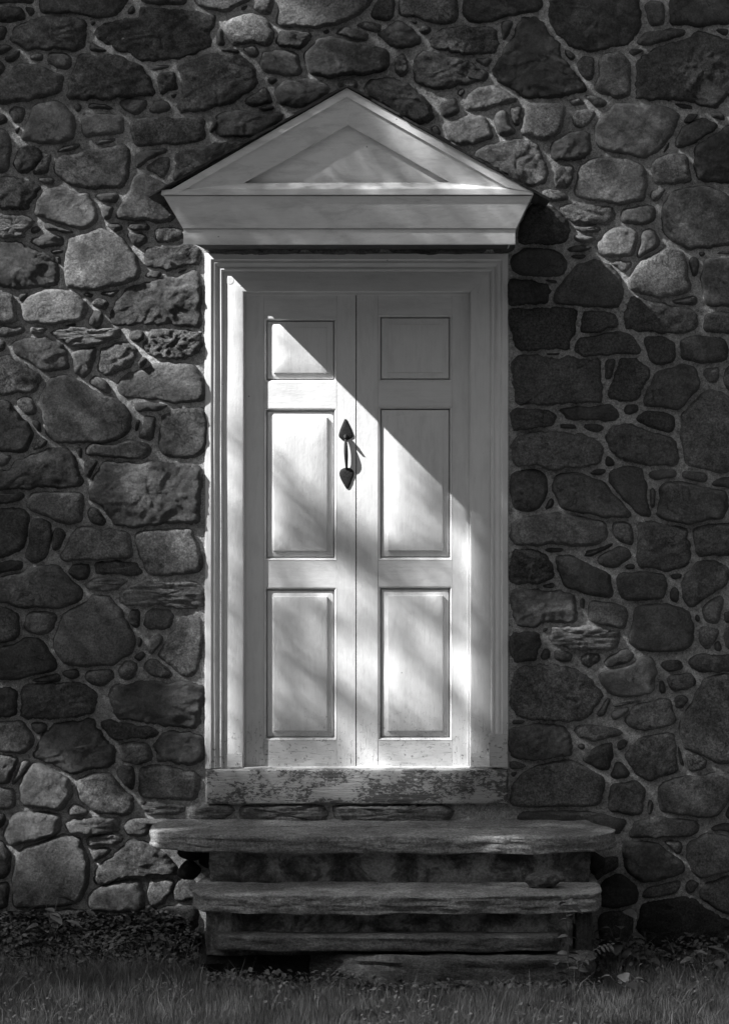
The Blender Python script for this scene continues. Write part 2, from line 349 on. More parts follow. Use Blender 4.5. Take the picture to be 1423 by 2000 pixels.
# ------------------------------------------------------------------ traced stones of the wall
STONES = """
@A 0 0
s3 -30,-30 205,-30 200,20 120,30 40,22 -30,25
s3 -30,35 120,35 150,80 155,115 60,128 -30,122
s4 135,35 190,45 200,80 170,100 150,70
s3 210,-40 720,-40 715,30 680,75 550,105 480,88 380,80 240,78 212,50
s3 735,25 755,60 745,80 705,75
s3 780,-40 1045,-40 1035,35 900,35 785,15
s3 1080,-30 1390,-30 1400,5 1320,45 1240,65 1150,62 1095,35
s3 1330,50 1370,25 1385,35 1350,60
s3 -20,145 25,145 45,170 35,225 -20,235
r4 45,215 75,160 190,100 370,85 470,100 495,130 490,200 490,265 400,285 150,278 70,250
s4 500,125 540,125 515,148
r3 500,185 560,140 660,125 770,100 785,35 900,45 1100,60 1215,85 1205,140 1190,180 1195,255 1100,300 900,345 780,345 660,290 540,230
s3 495,220 570,265 620,290 560,300 500,290
s3 -30,240 60,250 90,270 20,305 -30,310
s3 25,320 110,275 115,305 75,340 40,350
s4 155,335 200,292 250,300 250,345
s4 262,300 300,283 370,288 405,330 400,375 370,390 320,385 262,350
s3 -30,320 20,345 35,380 -30,440
s4 35,440 120,345 210,355 330,405 362,430 355,515 250,545 100,568 -30,572 -30,480
r3 365,545 395,430 450,300 560,305 620,300 700,320 800,370 850,440 865,545 700,545 450,560
s4 825,365 960,358 965,380 870,400 830,405
r4 880,405 975,390 1000,505 900,530 875,450
s4 940,530 1000,515 970,550
r4 985,360 1100,325 1190,290 1240,300 1350,310 1400,370 1423,420 1420,500 1300,560 1100,620 1010,620 990,600 1005,510 1000,440
s3 1195,190 1225,145 1250,170 1260,260 1200,265
s3 1200,275 1330,280 1345,305 1250,290
s4 195,600 210,570 280,558 350,575 415,640 430,700 410,790 250,795 105,780 150,680
s4 55,620 90,588 130,600 145,640 125,690 80,680
s3 -30,640 30,645 50,675 10,705 -30,705
s4 -30,710 30,710 58,800 62,880 45,950 -30,975
s4 90,725 120,705 105,750 95,745
s3 415,590 435,570 460,590 455,625 425,625
s4 480,605 500,568 600,590 660,618 560,612
s3 650,565 700,545 830,550 825,600 770,640 690,610
s4 825,615 860,555 910,560 960,605 900,640 840,632
s5 445,655 470,630 600,625 695,645 690,755 500,760 455,740 445,700
s4 722,675 800,655 920,645 980,680 1050,655 1150,660 1160,770 1000,795 800,820 745,800 725,730
s4 1160,720 1200,655 1220,680 1210,720 1180,745 1165,750
s4 530,790 650,760 655,790 535,812
s4 300,850 400,800 460,800 440,830 370,850
r3 80,880 120,820 170,808 240,850 250,870 215,920 160,972 110,950 80,920
s4 170,975 240,880 285,850 290,880 270,960 240,975
s3 295,930 320,870 420,850 560,820 700,795 740,840 740,900 720,970 690,1045 580,1055 440,1055 320,980
s5 740,885 760,850 920,815 950,840 860,880 755,950
s4 800,930 880,870 950,865 960,910 950,960 905,1003 840,960
r4 955,870 1130,825 1330,790 1400,790 1200,900 960,1010 950,990 970,930
s4 200,990 270,982 315,1000 290,1035 240,1020
r4 -30,990 60,995 190,1010 245,1045 190,1120 165,1165 60,1155 -30,1145
s5 190,1130 240,1050 310,1035 430,1065 500,1070 520,1100 565,1220 490,1285 400,1270 300,1240 190,1190
s4 520,1090 560,1070 660,1078 665,1105 640,1130 550,1110
s4 640,1195 720,1080 760,960 830,970 930,1020 1000,1060 970,1235 850,1235 650,1215
s4 555,1150 610,1150 640,1150 620,1210 580,1225 570,1180
r4 590,1250 680,1250 690,1270 640,1295
r4 700,1255 830,1250 840,1270 760,1290
r5 865,1275 970,1255 1020,1300 1020,1330 880,1360
s4 240,1220 320,1255 430,1290 420,1305 310,1285 250,1275
s3 175,1265 210,1250 240,1280 205,1305 170,1290
l4 -30,1200 180,1210 210,1235 150,1290 140,1320 -30,1330
r4 155,1350 210,1310 310,1300 375,1325 370,1370 250,1380
@B 0 430
r4 -30,115 100,115 170,150 240,190 310,210 340,260 345,340 330,370 200,380 120,395 60,370 -30,365
s7 380,90 470,75 550,40 620,55 690,100 760,210 795,290 785,330 700,355 560,400 440,392 375,385 345,290 360,200 375,130
s4 275,165 360,160 365,185 290,190
s4 300,195 340,200 345,250 325,245
r4 705,75 790,70 820,100 825,130 780,155 740,130
r4 805,150 900,148 1020,140 1120,150 1125,200 1100,250 1000,265 960,285 880,275 800,262
r4 800,300 860,270 900,285 910,310 880,330 800,320
r4 970,295 1050,265 1050,275 1000,303
r5 690,380 740,360 900,320 980,310 1090,262 1110,290 1120,370 1110,460 1115,550 1120,600 1060,605 980,590 900,585 800,575 720,580 640,595 608,580 610,530 640,450
s7 110,480 150,425 250,385 330,375 440,405 490,450 502,510 480,550 400,570 290,582 170,575 120,540
s5 -30,400 40,400 85,430 98,480 100,560 70,585 -30,582
r5 105,430 120,405 165,405 150,440 115,460
s5 455,410 490,400 530,410 510,435 470,425
s5 540,405 640,385 680,385 640,435 600,430
s6 505,460 550,430 600,440 615,470 590,505 540,490
r4 500,545 525,495 570,500 575,560 560,600 525,605 500,580
s5 -30,590 120,588 155,600 135,635 60,655 -30,660
l4 165,600 240,590 275,605 240,635 170,630
l5 270,630 340,610 400,590 440,600 520,610 600,600 680,600 670,640 600,680 540,700 420,700 340,670
s5 345,590 400,570 440,575 410,600
r4 725,640 760,615 800,620 810,660 770,680 735,670
p5 810,660 830,610 940,595 1060,605 1120,625 1125,680 1090,740 1030,770 960,780 880,765 820,750 790,710
r6 55,680 100,655 200,650 290,655 345,680 380,760 400,825 320,838 220,825 150,780 90,740
s4 -30,665 45,665 40,700 0,745 -30,748
s5 410,750 440,712 550,700 535,780 500,850 470,888 410,850
r6 550,790 560,710 630,685 720,685 775,715 770,760 740,810 680,830 610,858 555,850 540,820
r4 770,800 795,760 820,770 810,810 780,828
r5 -30,750 40,750 100,790 180,815 230,870 220,920 190,955 100,962 -30,965
s5 500,880 540,860 580,890 630,965 600,970 530,930 495,900
s4 650,920 700,850 800,820 900,785 960,785 1080,810 1130,880 1145,960 1125,1010 1000,1025 850,1005 720,1000 655,965
s5 215,1000 270,890 340,865 400,865 480,910 560,960 640,985 720,1050 745,1110 735,1170 690,1210 610,1245 450,1240 300,1230 250,1190 240,1110
s4 95,1000 130,980 180,985 215,1050 200,1080 150,1085 110,1040
s3 -30,1000 30,1000 70,1040 120,1090 180,1150 195,1200 170,1280 130,1300 -30,1295
r4 180,1110 230,1130 235,1180 215,1170 190,1140
r4 180,1280 220,1200 270,1230 230,1270 190,1282
s4 730,1010 820,1005 940,1020 950,1035 860,1060 760,1060
s4 750,1150 765,1105 790,1110 775,1160 755,1180
r5 770,1215 790,1150 805,1080 870,1090 865,1150 845,1230
s4 885,1130 900,1085 960,1055 1070,1030 1130,1045 1150,1100 1150,1200 1140,1280 1090,1320 950,1325 900,1290 885,1200
s4 470,1270 500,1240 620,1250 760,1220 840,1240 845,1290 800,1325 700,1330 550,1310 470,1305
s4 -30,1300 90,1300 30,1355 -30,1370
s3 430,1265 465,1265 460,1330 440,1310
@C 0 880
r3 50,130 100,50 180,20 280,-15 400,0 440,80 480,180 380,205 230,205 100,215 -30,225 -30,100 20,140
s3 470,55 555,50 540,90 500,165 475,140
r4 495,210 520,130 570,55 650,55 840,75 940,70 1060,80 1115,100 1120,180 1105,300 1110,390 1060,405 900,410 740,430 640,410 600,370 560,310 505,260
r3 -30,240 150,235 150,260 80,270 -30,300
s4 150,290 170,235 260,225 400,235 455,245 470,310 465,395 380,400 300,385 240,350 180,340
s3 480,345 510,310 560,330 600,390 580,425 520,400
s3 -30,325 60,320 130,325 180,355 165,440 150,530 60,570 0,600 -30,610
s4 155,520 175,380 200,370 290,400 300,460 280,560 240,600 190,615 150,590
s3 300,430 330,430 360,460 340,540 290,560 295,500
s4 340,580 380,510 440,425 520,430 640,440 720,460 742,530 740,600 640,605 480,615 360,605
s4 745,470 780,440 900,430 1060,425 1080,480 1125,610 1120,665 1000,680 900,690 820,680 800,620 760,550
r4 515,630 560,610 660,605 760,625 800,680 740,685 600,680 530,680
r4 375,680 420,630 500,625 505,660 480,710 430,725
r3 -30,630 60,620 130,625 130,655 40,670 -30,680
s3 -30,720 60,690 200,655 330,640 380,690 430,740 475,820 430,850 360,875 250,875 100,865 20,850 -30,830
l4 470,750 520,720 640,705 720,725 680,755 560,780
l5 660,830 700,760 800,730 900,740 1100,740 1135,770 1140,860 1100,875 980,865 830,860 700,850
s3 -30,855 50,870 110,930 120,990 90,1050 -30,1075
s3 120,970 180,890 270,895 325,920 300,990 240,1015 150,1000
s4 300,1100 320,1000 350,900 430,860 520,800 600,800 640,840 700,930 760,1020 765,1080 740,1130 640,1180 520,1195 400,1195 340,1160
r4 715,930 740,885 770,890 785,980 760,990 720,965
s4 790,980 810,900 850,870 950,875 975,920 960,985 900,990
s3 770,1020 790,1050 785,1090 765,1100
r5 835,1110 850,1050 890,1015 910,1040 880,1090 840,1140
s4 740,1150 790,1120 810,1135 780,1170
s4 870,1130 940,1040 1000,930 1060,905 1115,930 1118,1050 1110,1150 1100,1220 1060,1260 990,1240 930,1190
s3 -30,1100 80,1075 130,1050 190,1040 250,1080 310,1160 320,1210 270,1240 120,1260 -30,1262
p5 670,1220 690,1170 740,1160 765,1190 745,1250 715,1280 680,1260
s4 795,1180 830,1150 880,1160 970,1240 950,1270 880,1260 820,1220
s3 480,1270 490,1230 560,1215 625,1230 630,1260 580,1300 510,1300
s4 345,1230 420,1215 440,1240 410,1262 350,1250
s3 160,1275 250,1250 330,1235 350,1265 340,1285 200,1290
@D 0 1330
r3 -30,45 60,45 90,60 95,190 50,205 -30,210
r4 120,190 130,60 150,15 300,5 480,15 525,60 530,170 430,195 300,200 150,212
r4 610,80 620,30 700,10 860,5 1040,10 1130,35 1135,80 1115,150 1105,230 1080,262 950,245 800,225 650,210 640,150
s4 0,220 130,215 180,280 205,330 180,370 120,400 -30,400 -30,225
s4 170,235 240,232 270,250 260,280 210,300 180,270
r4 185,420 200,360 230,300 300,240 400,225 520,215 550,260 580,310 650,385 640,450 590,480 480,495 430,525 350,490 250,440
r4 560,240 640,220 760,250 830,260 890,280 880,310 740,300 640,320 600,290
s4 665,360 740,345 820,360 855,410 840,445 760,460 680,440
r4 860,370 880,290 960,275 1060,290 1120,320 1130,380 1130,430 1080,455 960,450 880,440
r6 -30,405 60,405 105,440 80,520 50,570 -30,575
s6 60,580 90,500 140,435 175,445 160,490 110,550 70,585
s6 105,600 130,510 190,450 280,480 380,540 415,590 390,640 340,720 250,700 160,695 120,660
s4 420,570 460,520 540,505 620,515 690,590 750,650 755,700 720,735 600,740 500,715 450,660
r4 650,520 680,470 740,475 750,560 740,610 690,580
s4 770,600 775,490 830,465 930,475 1050,510 1100,520 1105,590 1090,655 980,660 850,655 790,650
s6 -30,590 80,590 95,640 80,690 30,715 -30,715
s3 -30,720 20,730 40,770 20,810 -30,820
s5 20,830 50,770 110,730 200,725 330,740 350,790 330,850 260,880 120,905 50,905
s5 380,740 410,690 450,685 500,720 495,745 440,758
r6 360,800 400,760 500,760 640,760 675,790 665,830 600,850 450,850 380,840
s4 680,810 710,770 800,770 900,765 1020,775 860,795 815,800 820,850 720,850
l5 475,880 500,855 600,845 670,850 685,880 640,895 490,920
r5 500,940 560,925 620,935 600,960 530,1000
r5 530,1050 560,1010 640,970 720,890 800,890 880,930 960,1020 1000,1070 900,1075 780,1070 680,1090 600,1130 530,1125
s5 500,1200 530,1150 640,1110 750,1095 810,1140 810,1220 800,1280 700,1290 600,1280 500,1260
s5 815,1150 840,1095 920,1090 990,1110 960,1180 900,1230 850,1260 815,1210
s5 950,1170 990,1090 1050,1090 1110,1160 1100,1210 1000,1230 960,1210
s6 60,1250 80,1050 120,930 220,890 300,860 380,840 450,870 490,950 495,1050 480,1150 440,1220 350,1250 200,1265
s3 -30,900 10,890 50,960 60,1050 30,1100 -30,1110
s3 -30,1130 40,1110 60,1150 50,1250 -30,1280
l4 790,680 850,670 1000,690 1040,710 940,740 840,745 770,700
s4 770,670 820,665 800,695
l3 1050,740 1120,700 1260,690 1320,715 1200,765 1090,770
s4 520,1300 700,1300 860,1280 1000,1245 1100,1240 1090,1420 520,1420
s3 -30,1290 200,1285 400,1270 500,1290 500,1420 -30,1420
l3 1330,705 1480,700 1800,700 1830,740 1800,765 1500,768 1330,755
l3 1850,700 2200,700 2480,700 2520,730 2490,765 2200,768 1860,765
@E 450 0
s4 120,45 150,10 240,-10 240,40 215,85 165,80
s4 258,100 258,20 290,-30 810,-30 770,30 720,70 640,110 540,155 330,160 265,150
s7 -50,140 50,95 130,75 200,100 225,170 258,175 245,240 215,268 160,250 80,250 20,255 -20,230
r4 240,240 270,170 350,165 455,190 440,250 400,270 300,268
s4 60,265 140,250 165,295 155,325 100,305
s5 160,340 180,290 250,275 340,280 380,310 400,400 370,420 280,418 190,400
s4 400,300 440,260 520,200 580,200 720,250 860,285 890,310 880,370 800,400 680,415 560,430 460,415 420,370
s5 510,180 540,162 555,180 530,198
r4 580,190 620,160 700,160 780,190 760,230 660,215
s3 680,140 780,125 850,135 850,175 820,190 740,175
s3 780,90 830,-10 915,-20 915,80 870,125 800,110
s3 925,80 925,-30 1260,-30 1255,100 1240,145 1100,115 950,90
r4 800,190 860,150 930,120 1010,150 1080,240 940,270 870,230
s4 1000,120 1040,118 1030,140
s3 1040,170 1075,140 1120,170 1100,190 1050,190
r3 1090,240 1130,190 1230,150 1320,150 1480,170 1505,250 1470,300 1340,300 1200,290 1120,265
r4 1005,400 1000,330 1060,295 1160,300 1260,325 1350,360 1423,400 1440,430 1300,470 1130,495 1040,460
p5 905,320 950,305 990,340 995,400 960,430 920,390
s4 1345,330 1470,320 1420,380 1380,355
s4 600,450 640,438 700,455 715,485 690,495 640,480 600,485
r4 730,495 780,450 900,445 980,480 1060,540 1115,610 1130,660 1110,700 1050,690 900,610
r5 250,500 290,460 380,450 480,450 540,480 550,500 450,580 350,588 270,570 250,540
r4 75,560 190,490 230,550 240,575 130,600
s3 145,600 240,592 255,600 190,622
r4 -85,640 60,625 300,640 240,690 130,760 -60,755 -90,745
s4 210,440 235,430 260,445 235,465
r4 1170,580 1250,545 1275,620 1230,655 1175,650
s6 1180,690 1300,650 1400,645 1440,700 1470,770 1400,795 1260,800 1200,760
s4 1100,710 1140,690 1170,750 1150,750
s4 1255,520 1285,490 1305,515 1280,545
@F 923 0
s3 -55,60 -50,-30 380,-30 385,50 330,80 200,90 20,130 -30,120
s4 165,120 225,118 200,190 165,240 160,180
s5 -60,560 -40,530 50,490 125,478 190,515 265,570 150,585 50,610 -50,620
r3 105,410 130,340 200,240 250,130 280,85 350,90 400,160 480,240 490,310 560,420 640,500 520,545 400,555 280,545 170,470
r3 420,110 440,-30 910,-30 935,90 925,180 880,240 760,280 640,300 580,280 480,210 430,150
s4 950,20 1055,15 1065,150 990,150 965,80
s3 1085,120 1100,-30 1450,-30 1450,140 1240,142 1100,138
s3 890,240 940,190 1080,158 1190,170 1195,200 1060,240 920,262
s4 860,290 900,270 960,280 890,315
s3 1335,160 1420,160 1400,200 1370,190
r3 895,560 893,470 915,320 1000,270 1130,225 1260,185 1340,195 1450,250 1450,500 1400,560 1350,595 1150,570 1050,555
s4 670,490 690,420 695,330 740,285 800,278 850,320 880,420 880,530 820,545 700,530
s3 510,270 580,320 550,345 510,310
s4 570,350 600,310 670,315 680,400 655,460 620,430
s4 505,550 570,540 640,580 580,590 540,580
s5 610,535 700,540 745,570 735,600 670,590
s5 265,700 280,620 320,580 440,570 515,590 490,680 485,755 400,775 300,760 262,740
s5 555,640 600,605 690,625 640,690 590,725 560,690
s5 125,650 150,605 190,615 215,700 240,740 180,765 130,740
r4 200,600 270,590 260,700 225,700
r5 20,850 60,810 180,785 320,775 360,820 390,900 430,980 400,1030 300,1035 180,960 80,900 10,860
r5 435,800 480,765 600,725 650,740 658,830 620,880 500,890 445,885
s4 665,720 690,670 770,590 850,578 1000,585 1110,610 1160,640 1120,740 1080,800 1030,860 940,875 830,850 720,830 675,790
s3 1115,820 1130,760 1160,700 1270,645 1370,690 1330,740 1200,800
r4 1160,680 1200,640 1260,635 1220,680 1175,695
s4 1040,860 1095,770 1090,820 1060,860
s4 980,940 1020,870 1080,850 1180,870 1190,940 1225,1015 1130,1030 1020,1030 995,990
r3 1235,830 1300,770 1420,700 1450,690 1450,1010 1300,1005 1235,1000
s4 565,1040 580,940 640,890 740,880 860,890 965,940 965,1040 950,1110 880,1135 740,1130 620,1110 570,1085
s5 370,1060 470,1052 550,1115 440,1115 400,1115
p6 480,920 555,925 560,1000 520,1050 460,1050 440,1000
r5 465,1150 540,1130 700,1145 780,1160 790,1215 740,1250 600,1245 530,1235 480,1195
s4 815,1230 830,1170 900,1145 1010,1150 1020,1200 970,1240 880,1245
s4 990,1060 1080,1045 1050,1095 1010,1120 985,1100
s3 1040,1180 1070,1080 1150,1040 1260,1035 1380,1070 1450,1130 1450,1350 1350,1385 1220,1388 1130,1355 1060,1290
r6 540,1262 620,1256 720,1268 690,1290 600,1300
s5 1390,510 1430,490 1450,540 1430,560
s5 1310,640 1380,640 1395,670 1340,660
s3 1090,570 1220,580 1230,610 1150,600
r3 255,1340 265,1260 340,1130 450,1150 530,1220 545,1280 500,1345 400,1355 260,1345
@G 923 430
s4 550,80 600,75 690,90 690,110 640,125 570,110
s6 670,150 700,100 780,50 830,40 920,65 925,110 885,210 760,212 710,190
s5 935,60 990,50 1035,130 1000,170 905,220 920,140
s5 865,310 900,250 960,210 1060,160 1130,165 1190,210 1200,300 1200,400 1120,425 1020,440 900,400 860,370
s5 750,235 800,220 890,225 885,260 850,300 800,275
s3 215,240 220,180 330,160 440,170 500,210 530,270 510,310 400,318 290,310 230,280
s3 510,160 640,145 680,150 600,175 530,180
s3 530,190 640,195 600,212 545,205
s3 440,420 460,380 520,300 580,250 660,225 760,235 810,290 840,420 800,500 700,490 560,480 445,455
r3 200,340 300,330 420,350 430,390 420,465 300,470 200,470
s3 380,330 470,335 480,355 430,350
r3 205,500 260,490 400,490 585,490 575,580 550,660 530,720 400,720 250,715 225,620 200,560
r4 590,620 600,520 700,500 790,510 800,590 720,620 650,635
s3 555,670 640,650 760,620 860,620 900,670 945,740 820,740 700,755 600,765 560,720
r5 840,590 850,480 870,420 960,440 1050,455 1085,470 1230,492 1255,550 1230,610 1180,628 1000,612 840,610
s4 1085,445 1240,420 1245,480 1130,472
s3 1190,220 1230,195 1260,240 1230,320 1210,300
s4 1275,240 1300,210 1360,200 1450,205 1450,490 1300,485 1285,400 1270,320
s3 1240,180 1280,165 1295,190 1265,205
s3 1340,175 1450,175 1450,195 1350,192
s4 1280,600 1285,530 1330,505 1450,505 1450,630 1300,628
s3 950,650 1050,655 1115,690 1120,790 1060,805 990,780 965,720
s3 1155,680 1180,650 1380,645 1410,720 1400,780 1300,795 1180,785 1158,760
r4 215,800 235,755 400,758 560,765 715,770 720,900 718,1020 500,1025 350,1022 240,1022 232,900
s3 390,740 500,740 480,752 400,752
s3 730,780 800,758 780,860 760,890 725,890
r3 750,990 775,870 810,765 880,770 970,820 975,860 930,940 920,995 850,1000 800,1010
s4 945,1020 970,950 1010,860 1060,830 1160,800 1220,800 1260,870 1240,940 1200,990 1170,1040 1110,1055 1000,1040
s4 1265,860 1290,820 1370,815 1350,900 1310,900
s4 1400,840 1450,800 1450,980 1400,900
s4 1150,1200 1155,1080 1200,1020 1310,945 1370,960 1450,1000 1450,1400 1300,1395 1200,1370 1165,1300
p4 215,1110 220,1055 300,1055 420,1060 465,1085 450,1130 350,1150 230,1165
r3 460,1050 600,1035 780,1020 800,1060 810,1110 640,1115 510,1095
s4 850,1040 910,1025 915,1055 850,1075
s3 900,1105 960,1065 1050,1058 1110,1090 1125,1150 1080,1178 1000,1160
s3 470,1140 580,1145 570,1155 490,1150
s3 600,1135 680,1130 740,1150 700,1172 640,1160
r5 220,1260 250,1200 400,1180 520,1178 640,1210 720,1240 735,1300 690,1350 600,1375 450,1385 340,1360 235,1365
r4 730,1200 760,1145 850,1140 960,1170 1060,1200 1140,1240 1140,1330 1120,1370 960,1360 850,1330 760,1280
s3 735,1365 740,1295 785,1360 760,1370
@H 923 880
s3 215,200 220,130 280,100 370,105 405,160 405,260 380,320 310,342 240,320 218,260
s3 390,325 430,260 450,270 440,300 400,332
s3 440,190 480,130 560,118 640,135 720,180 780,240 840,290 890,370 780,370 600,350 500,325 460,260
s3 740,110 860,90 940,95 955,170 975,280 995,380 920,350 830,280 780,210
s4 640,125 740,100 740,125 660,135
s4 965,130 1050,105 1140,105 1135,150 980,152
s4 1145,112 1300,125 1305,180 1230,165 1150,150
s3 1020,300 1030,210 1080,170 1160,165 1250,200 1400,225 1410,280 1390,370 1280,385 1200,410 1080,395 1010,365
s3 975,250 995,200 1015,240 1010,320 985,330
s3 1315,180 1423,150 1450,150 1450,205 1320,195
s5 215,430 240,385 350,355 500,350 640,370 740,410 750,470 690,520 560,525 350,528 235,515 212,490
s3 780,440 780,390 860,400 890,460 890,540 830,510 790,480
r4 910,640 915,400 1000,390 1180,430 1200,530 1205,650 1100,668 990,655
s3 1225,480 1220,430 1300,410 1450,410 1450,570 1300,578 1245,580
p4 215,640 225,560 300,545 370,560 440,630 445,700 380,740 240,748 212,720
s4 385,545 430,532 515,540 500,558 420,562
s3 590,575 680,555 790,510 760,545 650,580
s3 690,600 730,560 820,530 870,545 870,600 800,640 740,645 700,625
s3 445,590 540,580 640,640 740,675 765,740 780,820 680,800 520,770 490,700
s4 845,640 900,630 900,660 850,660
s3 800,700 830,672 960,675 1070,690 1070,760 1050,820 920,828 810,810
s4 380,745 450,738 450,765 390,762
r4 215,850 215,765 300,755 450,775 570,790 580,860 575,960 520,968 460,955 380,950 350,990 250,985 230,910
s6 630,890 640,840 720,840 850,880 870,920 850,990 760,980 660,950
r5 590,830 615,820 620,880 595,870
s4 1150,740 1170,680 1240,620 1320,610 1410,650 1423,700 1390,750 1300,810 1200,870 1160,820
r3 1100,790 1120,755 1145,780 1130,850 1105,830
s4 1270,900 1300,840 1385,795 1380,920 1340,965 1280,940
s4 1090,690 1165,680 1160,710 1110,705
s4 865,1030 885,900 950,860 1050,855 1150,865 1200,900 1230,980 1215,1070 1180,1100 1020,1108 900,1100 870,1070
l8 415,1040 430,970 560,975 720,990 810,1010 810,1050 780,1100 620,1100 480,1090
r3 205,1100 225,1010 300,998 370,1005 370,1080 345,1170 240,1172
s3 380,1000 420,975 420,1000 385,1012
s4 370,1140 400,1100 435,1110 430,1150 380,1160
s4 440,1110 500,1098 550,1130 540,1170 490,1175 450,1150
p5 590,1150 640,1125 700,1130 710,1165 640,1200 610,1180
s6 725,1170 800,1130 860,1100 900,1130 870,1185 780,1205 730,1210
s6 700,1240 760,1207 870,1192 930,1150 1005,1160 1020,1250 1000,1345 880,1370 770,1355 720,1310
r3 1190,1160 1260,1135 1450,1140 1450,1235 1280,1235 1220,1200
r4 1030,1180 1150,1170 1165,1210 1080,1230
s4 1060,1250 1200,1235 1245,1290 1180,1320 1100,1335
s4 1030,1270 1060,1270 1070,1340 1040,1350
s4 1250,980 1370,990 1360,1050 1310,1110 1260,1060
s3 1385,1020 1400,980 1450,975 1450,1110 1400,1090
s4 1330,1070 1365,1040 1380,1110 1340,1110
s4 1240,910 1260,930 1250,950 1230,940
r4 1390,900 1450,900 1450,960 1400,950
@I 923 1330
r4 215,40 240,-40 260,-80 400,-96 520,-90 620,-30 700,40 733,85 700,130 650,190 560,215 430,225 300,215 235,200 215,120
s3 680,180 740,95 760,90 760,130 700,200
s6 755,135 850,115 1000,95 870,130 780,150
s5 770,160 870,135 870,165 820,205 775,205
s4 830,215 870,150 900,115 1100,90 1115,140 1125,225 1050,250 940,270 860,240
r5 1110,90 1160,80 1200,100 1160,150 1120,150
r4 205,340 208,260 300,240 480,235 545,290 552,370 540,410 400,435 300,435 210,420
s4 545,265 620,245 760,265 850,290 760,315 640,330 580,315
s4 590,345 625,340 615,375 580,370
s3 595,430 680,370 780,325 785,370 765,440 760,500 700,490 630,460
r4 795,350 830,320 860,335 840,375 800,385
s5 835,400 860,370 960,310 1110,278 1140,350 1135,430 1150,490 1080,520 960,550 900,520 860,460
s3 755,520 790,450 840,460 875,510 860,535 800,548
s4 215,640 230,540 300,480 420,450 540,430 620,470 720,530 745,590 710,680 600,690 400,695 260,700 210,670
s3 750,700 755,570 850,555 920,555 950,600 955,730 870,740 780,725
s3 958,700 980,645 995,690 985,745 962,740
s5 1030,600 1050,560 1200,530 1450,510 1450,600 1370,740 1220,750 1100,730 1035,710
s4 1180,150 1240,80 1300,-40 1450,-60 1450,450 1330,450 1200,390 1160,370 1140,250
p5 1190,480 1165,400 1250,400 1310,440 1270,490 1220,500
s3 1130,330 1150,380 1180,480 1150,480 1135,400
s3 240,770 250,730 440,720 640,730 860,770 860,800 820,850 780,840 700,810 640,790 420,785
s3 860,840 880,780 1000,765 1200,770 1250,790 1250,840 1180,865 1000,868 870,865
s3 820,940 850,890 950,885 1040,905 1100,950 1170,1000 1180,1050 1120,1085 1000,1110 900,1100 850,1040
s3 1050,880 1150,880 1155,960 1130,970 1080,920
s3 1180,980 1200,900 1290,840 1380,850 1450,900 1450,1060 1330,1080 1260,1090 1210,1040
s3 930,1160 1060,1130 1150,1095 1160,1150 1060,1200 930,1210
s3 1310,820 1420,790 1450,790 1450,820 1330,830
s2 700,1180 730,1100 800,1070 880,1110 925,1160 920,1240 780,1270 710,1250
s3 1170,1140 1200,1110 1260,1120 1230,1170 1190,1180
s3 1240,1170 1320,1110 1400,1070 1450,1065 1450,1290 1390,1290 1280,1220
r2 930,1230 1050,1210 1180,1190 1260,1240 1380,1310 1423,1340 1450,1500 1200,1540 950,1500 900,1350
s2 700,1290 780,1270 900,1260 890,1400 860,1500 720,1500
s3 655,1010 740,990 810,970 800,1030 720,1080 670,1100
s3 210,440 320,470 250,490 210,490
s3 210,510 250,500 225,540
s3 220,215 300,215 280,240 215,240
s3 1400,740 1450,650 1450,780 1420,760
@K 0 0
s3 403,466 590,466 592,493 520,494 405,493
s3 596,466 745,466 748,493 600,494
s3 752,466 955,466 956,493 752,493
s4 960,466 1000,466 1006,492 960,493
"""
TS = 500.0 / 1423.0

def parse_stones():
    out = []; ox = oy = 0; sc = TS
    for ln in STONES.strip().splitlines():
        if ln[0] == '@':
            nm, ox, oy = ln[1:].split(); ox = float(ox); oy = float(oy)
            sc = 1.0 if nm == 'K' else TS
            continue
        f = ln.split()
        pts = np.array([[float(a) for a in q.split(',')] for q in f[1:]])
        out.append((f[0][0], int(f[0][1]), pts * sc + np.array([ox, oy])))
    return out

def poly_area(p):
    x, y = p[:, 0], p[:, 1]
    return 0.5 * float(np.dot(x, np.roll(y, -1)) - np.dot(y, np.roll(x, -1)))

def chaikin(p, k=0.25):
    q = np.roll(p, -1, axis=0)
    return np.stack([p * (1 - k) + q * k, p * k + q * (1 - k)], 1).reshape(-1, 2)

def resample(p, n):
    q = np.vstack([p, p[:1]])
    d = np.r_[0, np.cumsum(np.hypot(*np.diff(q, axis=0).T))]
    t = np.linspace(0, d[-1], n, endpoint=False)
    return np.stack([np.interp(t, d, q[:, 0]), np.interp(t, d, q[:, 1])], 1)

def fbm(x, y, z, o=4):
    return noise.fractal(Vector((x, y, z)), 0.9, 2.1, o, noise_basis='PERLIN_ORIGINAL')

SPACING = 4.0
def build_tree(plist):
    from mathutils.kdtree import KDTree
    own, P = [], []
    for i, (k, b, pts) in enumerate(plist):
        n = max(8, int(np.sum(np.hypot(*(np.roll(pts, -1, axis=0) - pts).T)) / 6))
        for q in resample(pts, n): P.append(q); own.append(i)
    kd = KDTree(len(P))
    for j, q in enumerate(P): kd.insert((q[0], q[1], 0), j)
    kd.balance()
    return kd, own
KD = None
def grow(p, nrm, me):
    """how far each outline point may go out before it meets its neighbour"""
    g = np.zeros(len(p))
    for i, q in enumerate(p):
        best = 30.0
        for co, j, d in KD[0].find_n((q[0], q[1], 0), 26):
            if KD[1][j] != me:
                best = d; break
        g[i] = min(6.5, max(0.6, best * 0.5 - 1.6))
    return (np.roll(g, 1) + g + np.roll(g, -1)) / 3

